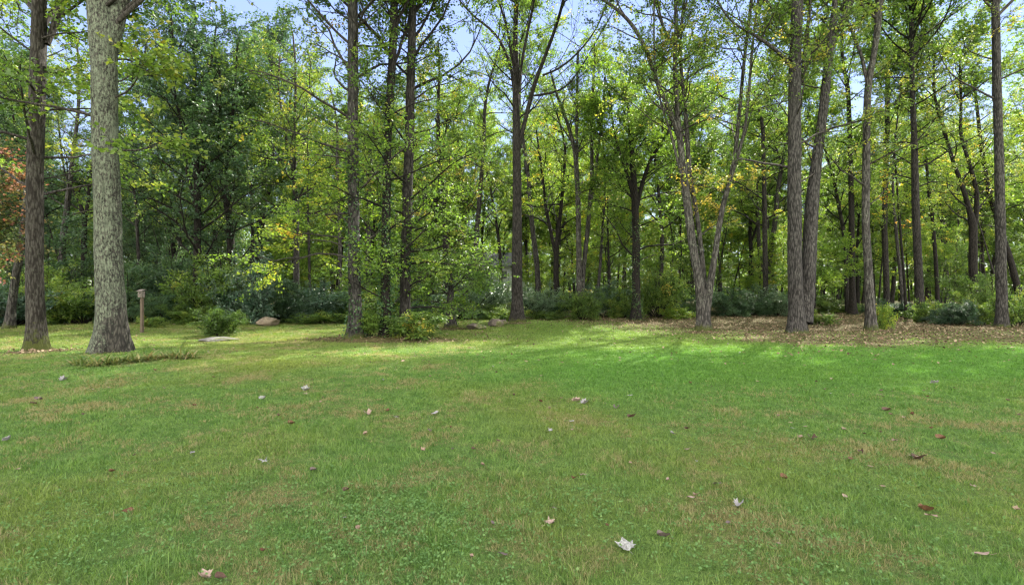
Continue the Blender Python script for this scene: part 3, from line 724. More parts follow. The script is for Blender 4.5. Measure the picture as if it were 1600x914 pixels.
def proto_tree(name, seed, H, rb, h0, n, L, ang, leafm, bark, c, lean=.04, fork=False):
    r = np.random.default_rng(seed)
    root = empty(name, (0, 0, 0)); qt = Q(); qb = Q(); ql = Q()
    P = [np.array([0, 0, -.4])]; d = np.array([r.normal() * lean, r.normal() * lean, 1.0])
    for i in range(int(H / 1.5)):
        d = norm(d + r.normal(size=3) * np.array([.05, .05, 0]) + np.array([0, 0, .04])); P.append(P[-1] + d * 1.5)
    P = np.array(P); R = rb * (1 - .85 * np.linspace(0, 1, len(P)) ** 1.2)
    Pr, Rr = trunk_geo(qt, P, R, r, sides=10, flare=.5, step=.5)
    sts = [(Pr, Rr, n)]
    if fork:
        k = int(len(Pr) * .35); a = r.random() * 6.28
        p = [Pr[k]]; d = norm(np.array([cos(a) * .5, sin(a) * .5, 1.0]))
        for i in range(int(H * .5 / 1.3)):
            d = norm(d + r.normal(size=3) * .06 + np.array([0, 0, .08])); p.append(p[-1] + d * 1.3)
        p2, r2 = trunk_geo(qt, np.array(p), np.linspace(Rr[k] * .7, .04, len(p)), r, sides=8, flare=0, step=.5)
        sts.append((p2, r2, n // 2))
    for Pq, Rq, nn in sts:
        idx = np.nonzero(Pq[:, 2] > h0)[0]
        pick = idx[np.clip(((np.arange(nn) + r.random(nn)) / nn * len(idx)).astype(int), 0, len(idx) - 1)]
        S = Pq[pick]; az = np.arange(nn) * 2.4 + r.random(nn) * 1.5; e = ang + .18 * r.normal(size=nn)
        Dd = np.stack([np.cos(az) * np.sin(e), np.sin(az) * np.sin(e), np.cos(e)], 1)
        hf = (S[:, 2] - h0) / (H - h0); LL_ = L * (1.1 - .6 * hf) * (.6 + .6 * r.random(nn))
        limb = grow(S, Dd, LL_, 5, .19, .05, r)
        R0 = np.minimum(Rq[pick] * .5, .010 * LL_ + .012)
        crown_from(limb, R0[:, None] * np.linspace(1, .3, 6)[None], qb, ql, r, **c)
    obj("trunk", qt.mesh("trunk", bark, True), root)
    obj("branches", qb.mesh("branches", BK_DARK, True), root)
    obj("crown", ql.mesh("crown", leafm), root)
    return root

def set_leaf(root, m, bark=None):
    for ch in root.children:
        n = ch.name.split('.')[0]
        if n == 'crown' and m is not None:
            ch.material_slots[0].link = 'OBJECT'; ch.material_slots[0].material = m
        if n == 'trunk' and bark is not None:
            ch.material_slots[0].link = 'OBJECT'; ch.material_slots[0].material = bark

cc = dict(sub=7, twig=6, m=16, leaf=(.165, .12), flat=.4, tint=.45, tvar=.15, spread=.09)
FT = [proto_tree("forest_tree", 50 + i, H, rb, h0, n, L, .85, LG, b, cc, fork=f) for i, (H, rb, h0, n, L, b, f) in enumerate([
    (19, .20, 6.5, 22, 4.0, BK_BROWN, False), (21, .26, 8, 22, 4.2, BK_DARK, True), (17, .16, 5.5, 20, 3.4, BK_DARK, False),
    (22, .22, 7.5, 24, 4.2, BK_GRAY, False), (18, .18, 5, 22, 3.6, BK_BROWN, True)])]
cs = dict(sub=7, twig=4, m=13, leaf=(.13, .095), flat=.85, tint=.42, tvar=.15, spread=.06, droop=.1, twiglen=.6)
SP = [proto_tree("sapling", 70 + i, H, rb, h0, n, L, 1.25, LY, BK_DARK, cs, lean=.1) for i, (H, rb, h0, n, L) in enumerate([
    (7.5, .06, 1.6, 20, 2.4), (10, .08, 2.2, 24, 2.7), (5.5, .045, 1.0, 16, 2.0), (8.5, .07, 2.6, 20, 2.6)])]

LANDMARKS = [(-400, "beyond the left edge tree"), (57, "mossy-footed trunk"), (173, "lichen-covered trunk"), (308, "tall dark green tree"), (464, "gray leafy-crowned trunk"),
             (554, "bed's left trunk"), (634, "bed's right trunk"), (704, "umbrella-shaped tree"), (808, "tall dark centre trunk"),
             (904, "pale double trunk"), (993, "dark ivy-covered tree"), (1100, "three-stemmed tree"), (1247, "thick double trunk"),
             (1361, "slim leaning gray trunk"), (1436, "straight gray trunk"), (1522, "crooked-fork trunk"), (1566, "rightmost gray trunk")]
def where(px):
    L = [l for l in LANDMARKS if l[0] >= 0]
    if px < L[0][0]: return "left of the " + L[0][1]
    return "right of the " + [l for l in L if l[0] <= px][-1][1]

ST = [proto_tree("slender_tree", 90 + i, H, rb, h0, 14, 2.6, .7, LG, b, dict(sub=5, twig=5, m=13, leaf=(.14, .1), flat=.3, tint=.45, tvar=.12), lean=ln) for i, (H, rb, h0, b, ln) in enumerate([
    (15, .085, 7.5, BK_DARK, .06), (17, .11, 9, BK_GRAY, .04), (13, .07, 6.5, BK_BROWN, .10)])]
def scatter(n, ymin_off, ymax, mind, r, wid=1.12):
    pts = []; tries = 0
    while len(pts) < n and tries < 60000:
        tries += 1
        y = math.sqrt(r.random() * (ymax ** 2 - 26 ** 2) + 26 ** 2); x = (r.random() * 2 - 1) * (wid * y + 1)
        e = max(float(edge_y(x, y)) if x / y < .2 else 32.0, 27.0) + ymin_off
        if y < e: continue
        if any((x - a) ** 2 + (y - b) ** 2 < (mind * (.7 + y / 120)) ** 2 for a, b in pts): continue
        if any((x - a) ** 2 + (y - b) ** 2 < 4 for a, b in HERO_XY): continue
        pts.append((x, y))
    return pts

r = np.random.default_rng(99)
used = set()
for (x, y) in sorted(scatter(165, 3.5, 100, 4.2, r), key=lambda p: p[1]):
    i = int(r.integers(len(FT))); o = FT[i] if i not in used else copy_tree(FT[i]); used.add(i)
    o.location = (x, y, float(ground_z(x, y))); o.rotation_euler = (0, 0, r.random() * 6.28)
    s = .85 + .3 * r.random(); o.scale = (s, s, s * (.95 + .15 * r.random()))
    px = 800 + x / y * F
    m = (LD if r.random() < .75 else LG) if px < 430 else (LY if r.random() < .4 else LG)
    set_leaf(o, m)
    layer = "near the woods' front" if y < 45 else ("deep in the woods" if y < 70 else "far back in the woods")
    kind = {0: "brown-trunked", 1: "black-forked", 2: "thin dark", 3: "gray-trunked", 4: "forked brown"}[i]
    tag(o, "%s tree %s, %s" % (kind, layer, where(px)), "tree", "trees standing in the woods")
r = np.random.default_rng(123); used = set()
sap = [(x, y) for (x, y) in sorted(scatter(95, .8, 80, 3.0, r), key=lambda p: p[1])]
for (x, y) in sap:
    i = int(r.integers(len(SP))); o = SP[i] if i not in used else copy_tree(SP[i]); used.add(i)
    o.location = (x, y, float(ground_z(x, y))); o.rotation_euler = (0, 0, r.random() * 6.28)
    s = .8 + .45 * r.random(); o.scale = (s, s, s)
    px = 800 + x / y * F
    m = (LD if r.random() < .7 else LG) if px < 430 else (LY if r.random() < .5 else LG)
    set_leaf(o, m)
    layer = "at the woods' edge" if y < 38 else "inside the woods"
    tag(o, "%s young tree %s, %s" % ("tall" if i == 1 else "short" if i == 2 else "slender", layer, where(px)), "young tree", "young trees under the woods")

r = np.random.default_rng(321); used = set()
for (x, y) in sorted(scatter(62, 1.5, 66, 2.2, r), key=lambda p: p[1]):
    i = int(r.integers(len(ST))); o = ST[i] if i not in used else copy_tree(ST[i]); used.add(i)
    o.location = (x, y, float(ground_z(x, y))); o.rotation_euler = (0, 0, r.random() * 6.28); s_ = .85 + .35 * r.random(); o.scale = (s_,) * 3
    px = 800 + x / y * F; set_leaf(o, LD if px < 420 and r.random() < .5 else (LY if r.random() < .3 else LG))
    tag(o, "%s slender bare-stemmed tree %s, %s" % (["black", "gray", "crooked brown"][i], "near the woods' front" if y < 45 else "deep in the woods", where(px)), "tree", "slender trees standing in the woods")

# far-off woods, one mass
r = np.random.default_rng(5); q = Q()
n = 140000; az = (r.random(n) * 2 - 1) * radians(56); dist = 102 + 45 * r.random(n)
x = np.sin(az) * dist / np.cos(az) * np.cos(az); y = np.cos(az) * dist
cl = 5 * np.sin(x * .21) + 3 * np.sin(x * .53 + y * .2)
z = (17 + .25 * cl) * r.random(n) ** 1.4 + .2
S = np.stack([x, y, z], 1); seg = np.stack([S, S + r.normal(size=S.shape) * .3], 1)
leaves(q, seg, 1, .8, .55, r, .45 + .2 * np.sin(x * .3) * np.sin(z * .5), .2, .1, .6)
xs = (r.random(160) * 2 - 1) * 120; ys = 100 + 40 * r.random(160)
P = grow(np.stack([xs, ys, np.zeros(160)], 1), np.tile([[0, 0, 1.]], (160, 1)), np.full(160, 17.), 5, .04, .05, r)
V, Fq = tubes(P, np.full((160, 6), .2) * np.linspace(1, .3, 6), 6)
nl = sum(len(f) for f in q.F); q.add(V, Fq)
me = mesh_np("woods", np.concatenate(q.V), np.concatenate(q.F), [LG, BK_DARK], False, np.concatenate(q.T),
             np.concatenate([np.zeros(nl), np.ones(len(Fq))]))
tag(obj("woods", me), "far-off woods closing the view behind the nearer trees", "woods", kind="stuff")

# ------------------------------------------------------------------ shrubs
def proto_shrub(name, seed, leafm, n, H, W, leaf, m=14, sub=5, twig=4, elev=(.35, 1.25), tint=.45, flat=.2, tvar=.15, droop=.2):
    """about H tall and W wide"""
    r = np.random.default_rng(seed); root = empty(name, (0, 0, 0)); qb = Q(); ql = Q()
    az = np.arange(n) * 2.4 + r.random(n); e = elev[0] * 0 + (elev[0] + (elev[1] - elev[0]) * r.random(n))
    Dd = np.stack([np.cos(az) * np.sin(e), np.sin(az) * np.sin(e), np.cos(e)], 1)
    S = np.stack([np.cos(az) * .12 * r.random(n), np.sin(az) * .12 * r.random(n), np.full(n, -.05)], 1)
    L = np.minimum(H * .9 / np.maximum(np.cos(e), .05), W * .5 / np.maximum(np.sin(e), .05)) * (.75 + .3 * r.random(n))
    limb = grow(S, Dd, L, 5, .10, .03, r)
    R = np.linspace(.022, .007, 6)[None] * np.ones((n, 1)) * max(.6, H / 2)
    crown_from(limb, R, qb, ql, r, sub=sub, twig=twig, m=m, leaf=leaf, flat=flat, sublen=.38, twiglen=.24 * H ** .5, tint=tint, tvar=tvar, spread=.05 * H ** .5, t0=.15, droop=droop)
    obj("stems", qb.mesh("stems", BK_DARK, True), root); obj("foliage", ql.mesh("foliage", leafm), root)
    return root

SH = {'laurel': proto_shrub("laurel_shrub", 201, LL, 22, 3.0, 3.2, (.15, .055), m=18, sub=6, twig=5),
      'laurel2': proto_shrub("laurel_shrub", 202, LL, 20, 2.4, 3.0, (.14, .055), m=17, sub=6, twig=5),
      'low': proto_shrub("low_shrub", 203, LL, 14, .8, 1.8, (.10, .06), m=12),
      'bush': proto_shrub("leafy_bush", 204, LG, 18, 1.6, 1.6, (.085, .055), m=16, sub=6, twig=5, elev=(.1, .9), tint=.35),
      'yew': proto_shrub("evergreen_shrub", 205, LD, 22, 1.2, 2.2, (.09, .03), m=20, sub=6, twig=5, tint=.15, elev=(.3, 1.35)),
      'broad': proto_shrub("broadleaf_shrub", 206, LG, 12, 1.3, 1.5, (.18, .07), m=9, elev=(.2, 1.1), tint=.45, tvar=.25, droop=.5),
      'gold': proto_shrub("leafy_bush", 207, LY, 12, 1.2, .9, (.09, .06), m=12, elev=(.1, .7), tint=.25)}
SIZE = {'laurel': (3.0, 3.2), 'laurel2': (2.4, 3.0), 'low': (.8, 1.8), 'bush': (1.6, 1.6), 'yew': (1.2, 2.2), 'broad': (1.3, 1.5), 'gold': (1.2, .9)}
shused = set()
def shrub(kind, px, D, wpx, top_py, label, leafm=None, group=None, name=None):
    src = SH[kind]; o = src if kind not in shused else copy_tree(src); shused.add(kind)
    x = (px - 800) / F * D; z = float(ground_z(x, D))
    H = CAM_H - (top_py - 457) / F * D - z; W = wpx / F * D
    o.location = (x, D, z); o.rotation_euler = (0, 0, rng.random() * 6.28)
    sw = W / SIZE[kind][1]; o.scale = (sw, sw, max(.2, H / SIZE[kind][0]))
    if name: o.name = name
    if leafm:
        for ch in o.children:
            if ch.name.startswith('foliage'): ch.material_slots[0].link = 'OBJECT'; ch.material_slots[0].material = leafm
    tag(o, label, "shrub", group)
    return o

LW = "laurels along the left woods' edge"; LC = "laurels along the centre woods' edge"
k = 0
for (px, D, w, top, lab) in [
    (-60, 24, 130, 400, "dark laurel cut by the left edge, behind the red-leaved maple"), (20, 25, 110, 440, "dark laurel behind the foot of the red-leaved maple"),
    (85, 27, 110, 425, "dark laurel between the mossy trunk and the lichen trunk"), (130, 26, 90, 432, "dark laurel against the left of the lichen trunk"),
    (205, 27, 110, 398, "tall bluish laurel rising over the birdhouse"), (262, 28, 120, 392, "tall bluish laurel right of the birdhouse"),
    (252, 25.6, 70, 455, "lower dark laurel close behind the birdhouse post"), (330, 26.5, 120, 412, "broad bluish laurel behind the small round bush"),
    (300, 25.2, 60, 465, "low laurel left of the small round bush"), (388, 26, 100, 420, "dark laurel behind the tan boulder"),
    (440, 27.5, 100, 428, "dark laurel right of the tan boulder"), (490, 28.5, 90, 432, "dark laurel left of the pale thin trunk"),
    (540, 30, 70, 440, "laurel showing left of the mulch bed's left trunk"), (590, 31, 80, 445, "laurel showing between the mulch bed trunks"),
    (650, 31, 90, 448, "laurel behind the mulch bed's right trunk"), (672, 29, 60, 462, "low laurel left of the umbrella-shaped tree"),
    (725, 30, 80, 440, "silvery laurel right of the umbrella-shaped tree"), (765, 32, 90, 425, "tall silvery laurel left of the centre trunk"),
    (782, 29, 56, 462, "low laurel behind the twin rocks"), (838, 30, 66, 448, "silvery laurel just right of the centre trunk"),
    (868, 32, 64, 455, "bluish laurel in front of the narrow black fork"), (945, 33, 70, 450, "laurel right of the pale double trunk"),
    (972, 31.5, 60, 440, "leafy laurel left of the dark ivy-covered tree"), (1028, 32, 80, 425, "broad laurel right of the dark ivy-covered tree"),
    (1068, 33, 60, 452, "laurel seen left of the three-stemmed tree"), (1140, 34, 80, 440, "laurel just right of the three-stemmed tree"),
    (1178, 35, 70, 450, "laurel left of the slim edge trunk"), (1218, 34, 70, 445, "silvery laurel left of the thick double trunk"),
    (1300, 40, 60, 468, "low laurel right of the thick double trunk"), (1350, 41, 60, 470, "low laurel behind the slim leaning trunk"),
    (1535, 30, 90, 440, "tall laurel behind the rightmost gray trunk"), (1590, 28, 80, 450, "laurel cut by the right edge of the view"),
    (1475, 31, 70, 462, "bluish laurel left of the crooked-fork trunk")]:
    kd = 'laurel' if k % 2 == 0 else 'laurel2'; k += 1
    top += [0, -10, 6, -16, 4, 10, -6][k % 7]; w *= [1, .8, 1.15, .9, 1.1][k % 5]
    shrub(kd, px, D, w, top, lab, LS if 'silvery' in lab else (LG if k % 5 in (3, 4) or px > 1250 else (LD if k % 5 == 1 else None)), group=LW if px < 520 else LC)
shrub('bush', 343, *[18.6], 52, 484, "small round green bush standing behind the flat rock")
shrub('bush', 908, 28.5, 46, 458, "rounded green bush in front of the pale double trunk", LG)
shrub('yew', 1496, 25.0, 66, 474, "nearly black evergreen shrub left of the rightmost gray trunk")
shrub('low', 1452, 27.0, 56, 476, "pale low shrub left of the black evergreen shrub", LG)
shrub('low', 1535, 25.0, 50, 478, "pale low shrub between the black evergreen and the rightmost trunk", LG)
shrub('low', 1590, 23.5, 60, 470, "low green shrub at the foot of the rightmost trunk")
shrub('low', 1380, 22.5, 36, 482, "leafy seedling with pale leaves at the foot of the slim leaning trunk", LY)
shrub('low', 1285, 26, 40, 492, "tiny seedling right of the thick double trunk's foot", LG)
shrub('yew', 1405, 32, 70, 472, "dark low evergreen between the slim leaning and straight gray trunks")
shrub('low', 505, 26.5, 90, 492, "low mound of green leaves left of the mulch bed", LG)
shrub('low', 660, 26.5, 80, 490, "low green mound behind the mulch bed's right end", LG)
shrub('low', 795, 28.0, 70, 486, "low green mound behind the twin rocks", LG)
shrub('low', 855, 29.0, 60, 488, "low green mound right of the centre trunk", LG)
shrub('low', 1060, 31.0, 60, 484, "low green mound between the ivy-covered and three-stemmed trees", LY)
shrub('broad', 652, 17.0, 66, 486, "broad-leaved shrub at the foot of the mulch bed's right trunk")
shrub('gold', 578, 17.2, 32, 490, "upright yellow-green bush between the mulch bed's left and middle trunks")
shrub('broad', 618, 17.6, 34, 500, "small dark shrub between the mulch bed's middle and right trunks", LI)
shrub('low', 240, 22.5, 40, 498, "low weeds at the woods' edge behind the birdhouse post", LG)

# ------------------------------------------------------------------ ground
def ground():
    u = np.linspace(-1, 1, 361); xs = 300 * np.sinh(u * 4.6) / np.sinh(4.6)
    v = np.linspace(0, 1, 341); ys = -30 + 30 * (1 - (1 - np.minimum(v * 12, 1)) ** 1) * 1.0
    ys = np.concatenate([np.linspace(-40, 0, 12)[:-1], np.linspace(0, 40, 200)[:-1], 40 + (360) * np.linspace(0, 1, 60) ** 2])
    X, Y = np.meshgrid(xs, ys)
    Z = ground_z(X, Y)
    V = np.stack([X, Y, Z], -1).reshape(-1, 3); nx = len(xs); ny = len(ys)
    idx = np.arange(nx * ny).reshape(ny, nx)
    Fq = np.stack([idx[:-1, :-1], idx[:-1, 1:], idx[1:, 1:], idx[1:, :-1]], -1).reshape(-1, 4)
    me = mesh_np("ground", V, Fq, ground_mat(), True)
    a = me.attributes.new("litter", 'FLOAT', 'POINT'); a.data.foreach_set("value", litter(X, Y).ravel().astype(np.float32))
    tag(obj("ground", me), kind="structure")
LITTER_SPOTS += [(*at(1100, 518), 1.2), (*at(1245, 522), 1.5), (*at(1362, 518), 1.0), (*at(808, 507), .9), (*at(704, 514), .9), (*at(993, 503), 1.0), (*at(60, 548), .9)]
ground()

def grass():
    r = np.random.default_rng(31); n = 1900000
    D = None
    # radial density ~ D^-1.3 per square metre, uniform in bearing
    u = r.random(n); a, b = 1.9, 31.0; e = .72
    D = (a ** e + u * (b ** e - a ** e)) ** (1 / e)
    x = (r.random(n) * 2 - 1) * (1.13 * D + 2.2); y = D
    # clumps
    x += .02 * r.normal(size=n); y += .02 * r.normal(size=n)
    L = litter(x, y)
    clump = .5 + .5 * np.sin(x * 5.1 + 2 * np.sin(y * 3.3)) * np.sin(y * 4.7 + 1.5 * np.sin(x * 2.9))
    ok = r.random(n) > 1 - (1 - np.clip(L, 0, 1)) ** 2.3
    x, y, D, clump = x[ok], y[ok], D[ok], clump[ok]; n = len(x)
    z = ground_z(x, y)
    h = (.016 + .024 * r.random(n)) * (.55 + .9 * clump) * (1 + (r.random(n) < .03) * .8) * (1 + .01 * D)
    w = np.maximum(.0035, D * .0011) * (.7 + .6 * r.random(n))
    az = r.random(n) * 2 * pi; bend = h * (.3 + .9 * r.random(n))
    c, s = np.cos(az), np.sin(az)
    a2 = az + pi / 2 + .5 * r.normal(size=n); wx, wy = np.cos(a2) * w * .5, np.sin(a2) * w * .5
    B = np.stack([x, y, z - .004], 1); Wv = np.stack([wx, wy, np.zeros(n)], 1)
    M = B + np.stack([c * bend * .35, s * bend * .35, h * .6], 1); T = B + np.stack([c * bend, s * bend, h], 1)
    V = np.stack([B - Wv, B + Wv, M + Wv * .8, M - Wv * .8, T], 1).reshape(-1, 3)
    i0 = np.arange(n) * 5
    Fq = np.stack([i0, i0 + 1, i0 + 2, i0 + 3], 1); Ft = np.stack([i0 + 3, i0 + 2, i0 + 4], 1)
    cl2 = .5 + .5 * np.sin(x * 23 + 3 * np.sin(y * 11)) * np.sin(y * 19 + 2.5 * np.sin(x * 13))
    ti = np.clip(.62 * r.random(n) + .30 * cl2 + .10 * clump, 0, 1).astype(np.float32)
    me = mesh_np("grass", V, Fq, grass_mat(), False, np.concatenate([ti, ti]), tris=Ft)
    tag(obj("grass", me), "short mown grass covering the lawn", "grass", kind="stuff")
    # broad-leaved clover and weeds in the turf
    r = np.random.default_rng(32); cen = [];
    for (px, py, rad, m) in [(640, 850, .45, 900), (620, 810, .4, 600), (900, 790, .35, 350), (250, 600, 1.1, 500), (150, 800, .6, 500), (420, 800, .5, 400), (1180, 870, .4, 350), (1330, 880, .4, 400), (1180, 690, .6, 350), (1420, 760, .6, 400), (60, 880, .4, 300), (1040, 650, .9, 400)]:
        cx, cyy = at(px, py); p = r.normal(size=(m, 2)) * rad * 1.05 + [cx, cyy]; cen.append(p)
    cen = np.concatenate(cen); cen = cen[cen[:, 1] > 1.9]
    S = np.stack([cen[:, 0], cen[:, 1], ground_z(cen[:, 0], cen[:, 1]) + .012 + .03 * r.random(len(cen))], 1)
    seg = np.stack([S, S + r.normal(size=S.shape) * [.02, .02, .004]], 1)
    q = Q(); leaves(q, seg, 3, .020, .015, r, .4 + .15 * r.normal(size=len(S)), .008, -.1, 1.6, t0=0)
    tag(obj("clover", q.mesh("clover", LW_MAT)), "low clover and weeds growing in the lawn", "clover", kind="stuff")
LW_MAT = leaf_mat("leaf_clover", [(0, (.055, .12, .03)), (.5, (.085, .165, .045)), (1, (.13, .20, .06))], trans=.35, rough=.7, spec=.15)
grass()

def litter_leaves():
    r = np.random.default_rng(41); n = 150000
    y = 11 + 34 * r.random(n) ** .9; x = (r.random(n) * 2 - 1) * (1.12 * y)
    L = litter(x, y); p = L ** 1.3 * .6 + .02
    ok = r.random(n) < p; x, y = x[ok], y[ok]
    S = np.stack([x, y, ground_z(x, y) + .012 + .02 * r.random(len(x))], 1)
    seg = np.stack([S, S + r.normal(size=S.shape) * [.05, .05, .004]], 1)
    q = Q(); leaves(q, seg, 1, .085, .062, r, r.random(len(S)), .0, 0, 2.2, tj=.05, t0=0)
    m = leaf_mat("dry_leaf", [(0, (.026, .021, .010)), (.35, (.080, .062, .030)), (.7, (.145, .118, .062)), (.92, (.23, .195, .11)), (1, (.20, .20, .05))], rough=.85, spec=.12, trans=.2, gain=(1, 1, 1), hue=0)
    tag(obj("leaf_litter", q.mesh("leaf_litter", m)), "brown fallen leaves carpeting the ground under the trees", "leaf litter", kind="stuff")
litter_leaves()

# ------------------------------------------------------------------ single fallen leaves on the lawn
def leaf_outline(kind):
    if kind == 'maple':
        pts = [(0, -.5), (.10, -.38), (.30, -.42), (.26, -.25), (.5, -.12), (.36, .0), (.48, .28), (.26, .18), (.2, .28), (.0, .58), (-.18, .27), (-.27, .2), (-.5, .3), (-.37, .0), (-.5, -.1), (-.25, -.24), (-.3, -.42), (-.1, -.38)]
    elif kind == 'star':
        pts = [(0, -.5), (.06, -.2), (.35, -.35), (.18, -.05), (.5, .2), (.15, .12), (.05, .6), (-.08, .15), (-.42, .35), (-.18, .0), (-.4, -.25), (-.08, -.18)]
    else:
        a = np.linspace(0, 2 * pi, 15)[:-1]; pts = [(.30 * sin(t) * (1 + .08 * sin(5 * t)), -.5 * cos(t)) for t in a]
    return np.array(pts)
def leaf_mesh(kind, curl, seed):
    r = np.random.default_rng(seed); o = leaf_outline(kind); n = len(o)
    rings = [o, o * .55, o * .15]; V = []
    for k, rg in enumerate(rings):
        rr = (rg ** 2).sum(1)
        z = curl * (.9 * rg[:, 0] ** 2 + .5 * rg[:, 1] ** 2 + .12 * np.sin(rg[:, 0] * 7 + rg[:, 1] * 4 + seed)) + .02 * r.normal(size=n) * (k == 0)
        V.append(np.stack([rg[:, 0], rg[:, 1], z], 1))
    V = np.concatenate(V); idx = np.arange(3 * n).reshape(3, n)
    Fq = np.stack([idx[:-1], np.roll(idx[:-1], -1, 1), np.roll(idx[1:], -1, 1), idx[1:]], -1).reshape(-1, 4)
    V = np.vstack([V, [[0, 0, V[2 * n:, 2].mean()]]]); c = len(V) - 1
    Ft = np.stack([idx[2], np.roll(idx[2], -1), np.full(n, c)], 1)
    # leaf stalk
    st = grow(np.array([[0, -.48, 0.]]), np.array([[.1, -1, .1]]), np.array([.35]), 4, .1, .02, r)
    Vt, Ftb = tubes(st, np.full((1, 5), .012), 4)
    V2 = np.vstack([V, Vt]); Fq = np.vstack([Fq, Ftb + len(V)])
    return mesh_np("fallen_leaf", V2, Fq, LEAFM['tan'], True, tris=Ft)
LEAFM = {'white': simple_mat("leaf_white", (.10, .095, .085), (.42, .42, .39), 9, .7, .2, trans=.1),
         'tan': simple_mat("leaf_tan", (.20, .135, .095), (.32, .23, .17), 10, .7, .3, trans=.1),
         'pink': simple_mat("leaf_pinkish", (.26, .18, .145), (.36, .27, .225), 10, .7, .3, trans=.1),
         'brown': simple_mat("leaf_brown", (.06, .032, .022), (.11, .065, .045), 10, .6, .3, trans=.1),
         'plum': simple_mat("leaf_plum", (.085, .060, .055), (.16, .125, .115), 10, .55, .3, trans=.05),
         'rust': simple_mat("leaf_rust", (.10, .048, .024), (.16, .08, .042), 10, .6, .3, trans=.15),
         'gray': simple_mat("leaf_gray", (.18, .17, .17), (.30, .285, .28), 10, .6, .3, trans=.05),
         'yellow': simple_mat("leaf_yellow", (.24, .22, .05), (.33, .30, .10), 10, .6, .3, trans=.2)}
LM = {'maple': leaf_mesh('maple', .5, 1), 'star': leaf_mesh('star', .9, 2), 'oval': leaf_mesh('oval', .7, 3),
      'curl': leaf_mesh('oval', 1.4, 4), 'mcurl': leaf_mesh('maple', 1.1, 5)}
CN = {'white': 'whitish', 'tan': 'tan', 'pink': 'pinkish', 'brown': 'dark brown', 'plum': 'purplish', 'rust': 'rust-coloured', 'gray': 'gray', 'yellow': 'yellow'}
KN = {'maple': 'lobed', 'star': 'pointed', 'oval': 'oval', 'curl': 'curled', 'mcurl': 'crumpled'}
def fallen(px, py, kind, colr, size, label=None, tilt=.14, rz=None):
    size = size if label and 'white maple' in label else size * .85
    x, y = at(px, py)
    o = bpy.data.objects.new("fallen_leaf", LM[kind]); COL.objects.link(o)
    o.material_slots[0].link = 'OBJECT'; o.material_slots[0].material = LEAFM[colr]
    o.location = (x, y, float(ground_z(x, y)) + .028); o.scale = (size,) * 3
    o.rotation_euler = (tilt * rng.normal() + .12, tilt * rng.normal(), rng.random() * 6.28 if rz is None else rz)
    if label: tag(o, label, "leaf")
    else: tag(o, "small %s %s leaf lying loose on the mown lawn" % (CN[colr], KN[kind]), "leaf", "fallen leaves strewn over the lawn")
fallen(978, 858, 'maple', 'white', .125, "bright white maple leaf with dark specks lying on the near lawn", 0, .15)
fallen(858, 822, 'star', 'pink', .105, "pinkish tan spiky maple leaf left of the bright white leaf", .1, -.9)
fallen(1036, 842, 'curl', 'plum', .10, "dark plum curled leaf right of the bright white leaf", .2, 1.0)
fallen(786, 872, 'oval', 'plum', .065, "rounded purple-gray leaf at the bottom, left of the white maple leaf", .1, 1.2)
fallen(770, 822, 'oval', 'plum', .05, "small purple leaf up and left of the pinkish spiky leaf", .1, .6)
fallen(866, 799, 'oval', 'plum', .05, "small purple leaf just above the pinkish spiky leaf")
fallen(1080, 782, 'oval', 'pink', .09, "pale tan folded leaf up and right of the bright white leaf", .2, .7)
fallen(320, 906, 'mcurl', 'pink', .085, "crumpled tan leaf at the bottom edge, left of two brown scraps", .2, 1.0)
fallen(345, 909, 'curl', 'brown', .085, "dark brown curled scrap beside the crumpled tan leaf at the bottom edge", .2, 1.4)
fallen(200, 803, 'oval', 'rust', .085, "rust and tan leaf alone on the left foreground lawn", .2, -.8)
fallen(1532, 872, 'oval', 'pink', .11, "pale pinkish leaf in the bottom right of the lawn", .2, .8)
fallen(1446, 800, 'curl', 'rust', .11, "rust curled leaf touching a pale oval leaf on the right lawn", .2, .6)
fallen(1454, 811, 'oval', 'tan', .10, "pale oval leaf below the rust curled leaf on the right lawn", .1, 1.5)
fallen(1436, 719, 'curl', 'brown', .16, "long dark brown leaf with a pale twin, right of centre lawn", .1, 1.5)
fallen(1427, 717, 'oval', 'pink', .10, "pale leaf overlapping a long brown one on the right lawn", .1, 1.4)
fallen(1270, 688, 'mcurl', 'brown', .13, "nearly black crumpled leaf between two pale leaves", .1)
fallen(1250, 686, 'oval', 'tan', .12, "pale leaf left of the nearly black crumpled one")
fallen(1120, 760, 'oval', 'plum', .085, "mauve oval leaf right of centre lawn", .1, 1.6)
fallen(412, 725, 'star', 'white', .13, "whitish ragged leaf on the left lawn", .1, 1.1)
fallen(897, 751, 'curl', 'rust', .07, "small rust leaf beside a tan leaf on the centre lawn")
fallen(911, 747, 'star', 'pink', .09, "tan ragged leaf right of the small rust leaf")
fallen(455, 664, 'curl', 'rust', .12, "red-brown curled leaf on the left middle lawn", .1, 1.2)
fallen(987, 653, 'curl', 'brown', .13, "dark rust leaf on the centre middle lawn", .1, 1.4)
fallen(963, 639, 'mcurl', 'plum', .13, "crumpled mauve leaf left of the dark rust leaf")
fallen(900, 628, 'mcurl', 'pink', .16, "crumpled pale leaf in a pair on the centre far lawn")
fallen(914, 631, 'mcurl', 'gray', .16, "gray leaf in a pair on the centre far lawn")
fallen(100, 597, 'mcurl', 'gray', .18, "gray crumpled leaf in front of the lichen-covered trunk")
